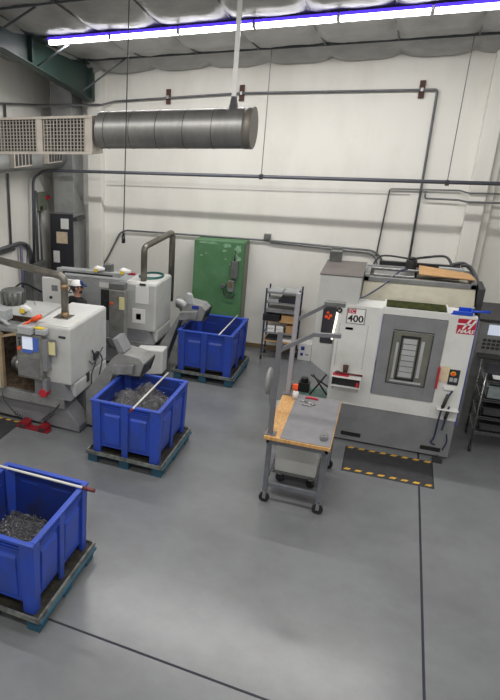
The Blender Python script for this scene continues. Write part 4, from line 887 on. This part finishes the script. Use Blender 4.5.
# ------------------------------------------------------------------ shelf cart at the back wall
t = root('shelf_cart', 'tall wheeled shelf cart against the back wall by green cabinet', 'cart', (-1.78, 12.8, 0))
X0, X1, Y0, Y1 = -2.08, -1.44, 12.55, 12.95
for x in (X0, X1):
    for y in (Y0, Y1):
        part('post', MB().box(x - .015, y - .015, .12, x + .015, y + .015, 1.52), 'rackblue', t); q = part('castor', MB().cyl((x - .014, y, .055), (x + .014, y, .055), .054, 16), 'dark', t)
        part('castor_fork', MB().box(x - .02, y - .03, .09, x + .02, y + .03, .13), 'steel', q)
ZS = [.40, .58, .83, 1.03, 1.21, 1.42]
for k, z in enumerate(ZS):
    q = MB().box(X0, Y0, z, X1, Y1, z + .018).box(X0, Y0 - .005, z, X1, Y0 + .01, z + .03)
    part('shelf', q, 'ply' if k in (0, 2) else 'mgrey', t)
grp = 'boxes and trays on the shelf cart'
def it(name, a, m_, lb, cat='box'): single(name, MB().box(*a), m_, lb, cat, grp, .004)
it('tray', (X0 + .04, Y0 + .02, 1.438, X0 + .30, Y1 - .03, 1.465), 'ltgrey', 'pale tray on the cart top, its left half', 'tray'); it('tray', (X0 + .33, Y0 + .02, 1.438, X1 - .03, Y1 - .03, 1.47), 'ltgrey', 'pale tray on the cart top, its right half', 'tray')
it('plastic_tub', (X0 + .03, Y0 + .04, 1.228, X0 + .24, Y1 - .05, 1.29), 'ltgrey', 'white tub on the second cart shelf from top', 'tub'); it('plastic_tub', (X0 + .28, Y0 + .03, 1.228, X1 - .03, Y1 - .05, 1.35), 'charcoal', 'dark tub on the second cart shelf from top', 'tub')
it('parts_tray', (X0 + .04, Y0 + .02, 1.048, X1 - .04, Y1 - .05, 1.10), 'mgrey2', 'dark loaded tray on the third cart shelf from top', 'tray')
it('toolbox', (X0 - .03, Y0 - .02, .848, X0 + .30, Y1 - .08, .98), 'black', 'black case on the middle cart shelf', 'case'); it('carton', (X0 + .33, Y0 + .02, .848, X1 - .02, Y1 - .05, .98), 'card', 'long tan carton beside the black case', 'carton')
for k in range(2):
    for j in range(2): it('small_carton', (X0 + .08 + k * .17, Y0 + .01, .60 + j * .075, X0 + .22 + k * .17, Y0 + .18, .665 + j * .075), ['paper', 'card'][0], ['lower left', 'upper left', 'lower right', 'upper right'][k * 2 + j] + ' of four small white cartons on the cart', 'carton')
it('carton', (X0 + .44, Y0 + .02, .60, X1 - .02, Y1 - .05, .77), 'card', 'tan carton right of the four small white cartons', 'carton')
it('parts_tray', (X0 + .05, Y0 + .03, .418, X0 + .3, Y1 - .05, .46), 'charcoal', 'dark tray on the lowest cart shelf, left', 'tray'); it('parts_tray', (X0 + .34, Y0 + .03, .418, X1 - .04, Y1 - .05, .47), 'paper', 'white tray on the lowest cart shelf, right', 'tray')
for k, (x, z0, z1) in enumerate(((-1.38, 0, .36), (-1.1, 0, .40))):
    b = root('white_carton', ['white carton with blue marks on the floor beside the shelf cart', 'white carton with blue marks on floor behind machine corner'][k], 'carton', (x + .12, 12.95, 0), group='white cartons by the back wall')
    part('box', MB().box(x, 12.8, z0, x + .25, 13.1, z1), 'paper', b, .004); part('print', MB().box(x + .05, 12.795, .22, x + .12, 12.8, .3).box(x + .15, 12.795, .12, x + .21, 12.8, .14).box(x + .05, 12.795, .1, x + .1, 12.8, .16), 'trimblue', b, label='blue print')

# ------------------------------------------------------------------ right side: wire rack and machine control behind it
t = root('wire_rack', 'chrome wire rack on castors at right edge beside white machine', 'rack', (1.95, 10.2, 0))
X0, X1, Y0, Y1 = 1.5, 2.7, 9.9, 10.55
for x in (X0, X1):
    for y in (Y0, Y1):
        part('post', MB().cyl((x, y, .1), (x, y, 1.25), .014, 10), 'chrome', t); q = part('castor', MB().cyl((x - .015, y, .05), (x + .015, y, .05), .05, 16), 'black', t)
        part('castor_fork', MB().box(x - .02, y - .025, .08, x + .02, y + .025, .12), 'dark', q)
for z in (.34, .58, .86, 1.14):
    q = MB()
    for y in (Y0, Y1): q.cyl((X0, y, z), (X1, y, z), .006, 6).cyl((X0, y, z - .03), (X1, y, z - .03), .006, 6)
    for x in (X0, X1): q.cyl((x, Y0, z), (x, Y1, z), .006, 6)
    for k in range(24): x = X0 + (X1 - X0) * k / 23; q.cyl((x, Y0, z), (x, Y1, z), .003, 4)
    for k in range(24): x = X0 + (X1 - X0) * k / 24; q.cyl((x, Y0, z), (x + .025, Y0, z - .03), .003, 4)
    part('shelf', q, 'chrome', t)
def tub(a, lb, m_='bins'):
    x_0, y_0, z_0, x_1, y_1, z_1 = a; m = MB(); w = .012
    m.box(x_0, y_0, z_0, x_1, y_1, z_0 + w).box(x_0, y_0, z_0, x_1, y_0 + w, z_1).box(x_0, y_1 - w, z_0, x_1, y_1, z_1).box(x_0, y_0, z_0, x_0 + w, y_1, z_1).box(x_1 - w, y_0, z_0, x_1, y_1, z_1)
    m.box(x_0 - .015, y_0 - .015, z_1 - .012, x_1 + .015, y_0, z_1).box(x_0 - .015, y_1, z_1 - .012, x_1 + .015, y_1 + .015, z_1).box(x_0 - .015, y_0, z_1 - .012, x_0, y_1, z_1).box(x_1, y_0, z_1 - .012, x_1 + .015, y_1, z_1)
    single('storage_tub', m, m_, lb, 'tub', 'tubs on the wire rack')
tub((1.56, 9.93, .865, 2.1, 10.5, 1.06), 'clear grey tub on the wire rack below its top shelf'); tub((2.2, 9.93, .865, 2.65, 10.5, 1.06), 'clear tub on the wire rack, the rack side away from machine')
tub((1.56, 9.95, .585, 2.1, 10.5, .72), 'dark tub on the middle shelf of the wire rack', 'dark'); tub((1.56, 9.95, .345, 2.1, 10.5, .46), 'dark tub on the bottom shelf of the wire rack', 'dark')
it2 = single('folder_stack', MB().box(1.55, 10.1, 1.145, 2.0, 10.5, 1.2).box(1.6, 9.98, 1.145, 1.9, 10.1, 1.17), 'charcoal', 'black folders stacked on top of the wire rack', 'folders')
single('paper_sheet', MB().box(1.6, 9.93, 1.172, 1.82, 10.09, 1.178), 'paper', 'white paper sheet lying on top of the wire rack', 'paper')
t = root('machine_control', 'dark grey machine cabinet with lit screen at the right edge', 'machine', (2.2, 11.3, 0))
part('cabinet', MB().box(1.42, 10.85, 0, 3.6, 11.9, 1.75), 'mgrey2', t, .015); part('top_edge', MB().box(1.40, 10.83, 1.75, 3.62, 11.92, 1.79), 'dark', t); part('screen', MB().box(1.54, 10.835, 1.55, 1.95, 10.85, 1.71), 'screen', t, label='glowing white screen')
part('keyboard_shelf', MB().box(1.46, 10.65, 1.22, 2.4, 10.85, 1.25), 'dark', t, .004)
kp = MB()
for k in range(10):
    for j in range(3): kp.box(1.5 + k * .06, 10.84, 1.32 + j * .06, 1.545 + k * .06, 10.85, 1.36 + j * .06)
part('key_panel', kp, 'dark', t)

# ------------------------------------------------------------------ world and view
w = bpy.data.worlds.new('world'); S.world = w; w.use_nodes = True
w.node_tree.nodes['Background'].inputs[0].default_value = (.9, .93, 1, 1); w.node_tree.nodes['Background'].inputs[1].default_value = .3
S.view_settings.view_transform = 'Standard'; S.view_settings.look = 'None'; S.view_settings.gamma = 1; S.view_settings.use_curve_mapping = False
S.view_settings.exposure = 0.0
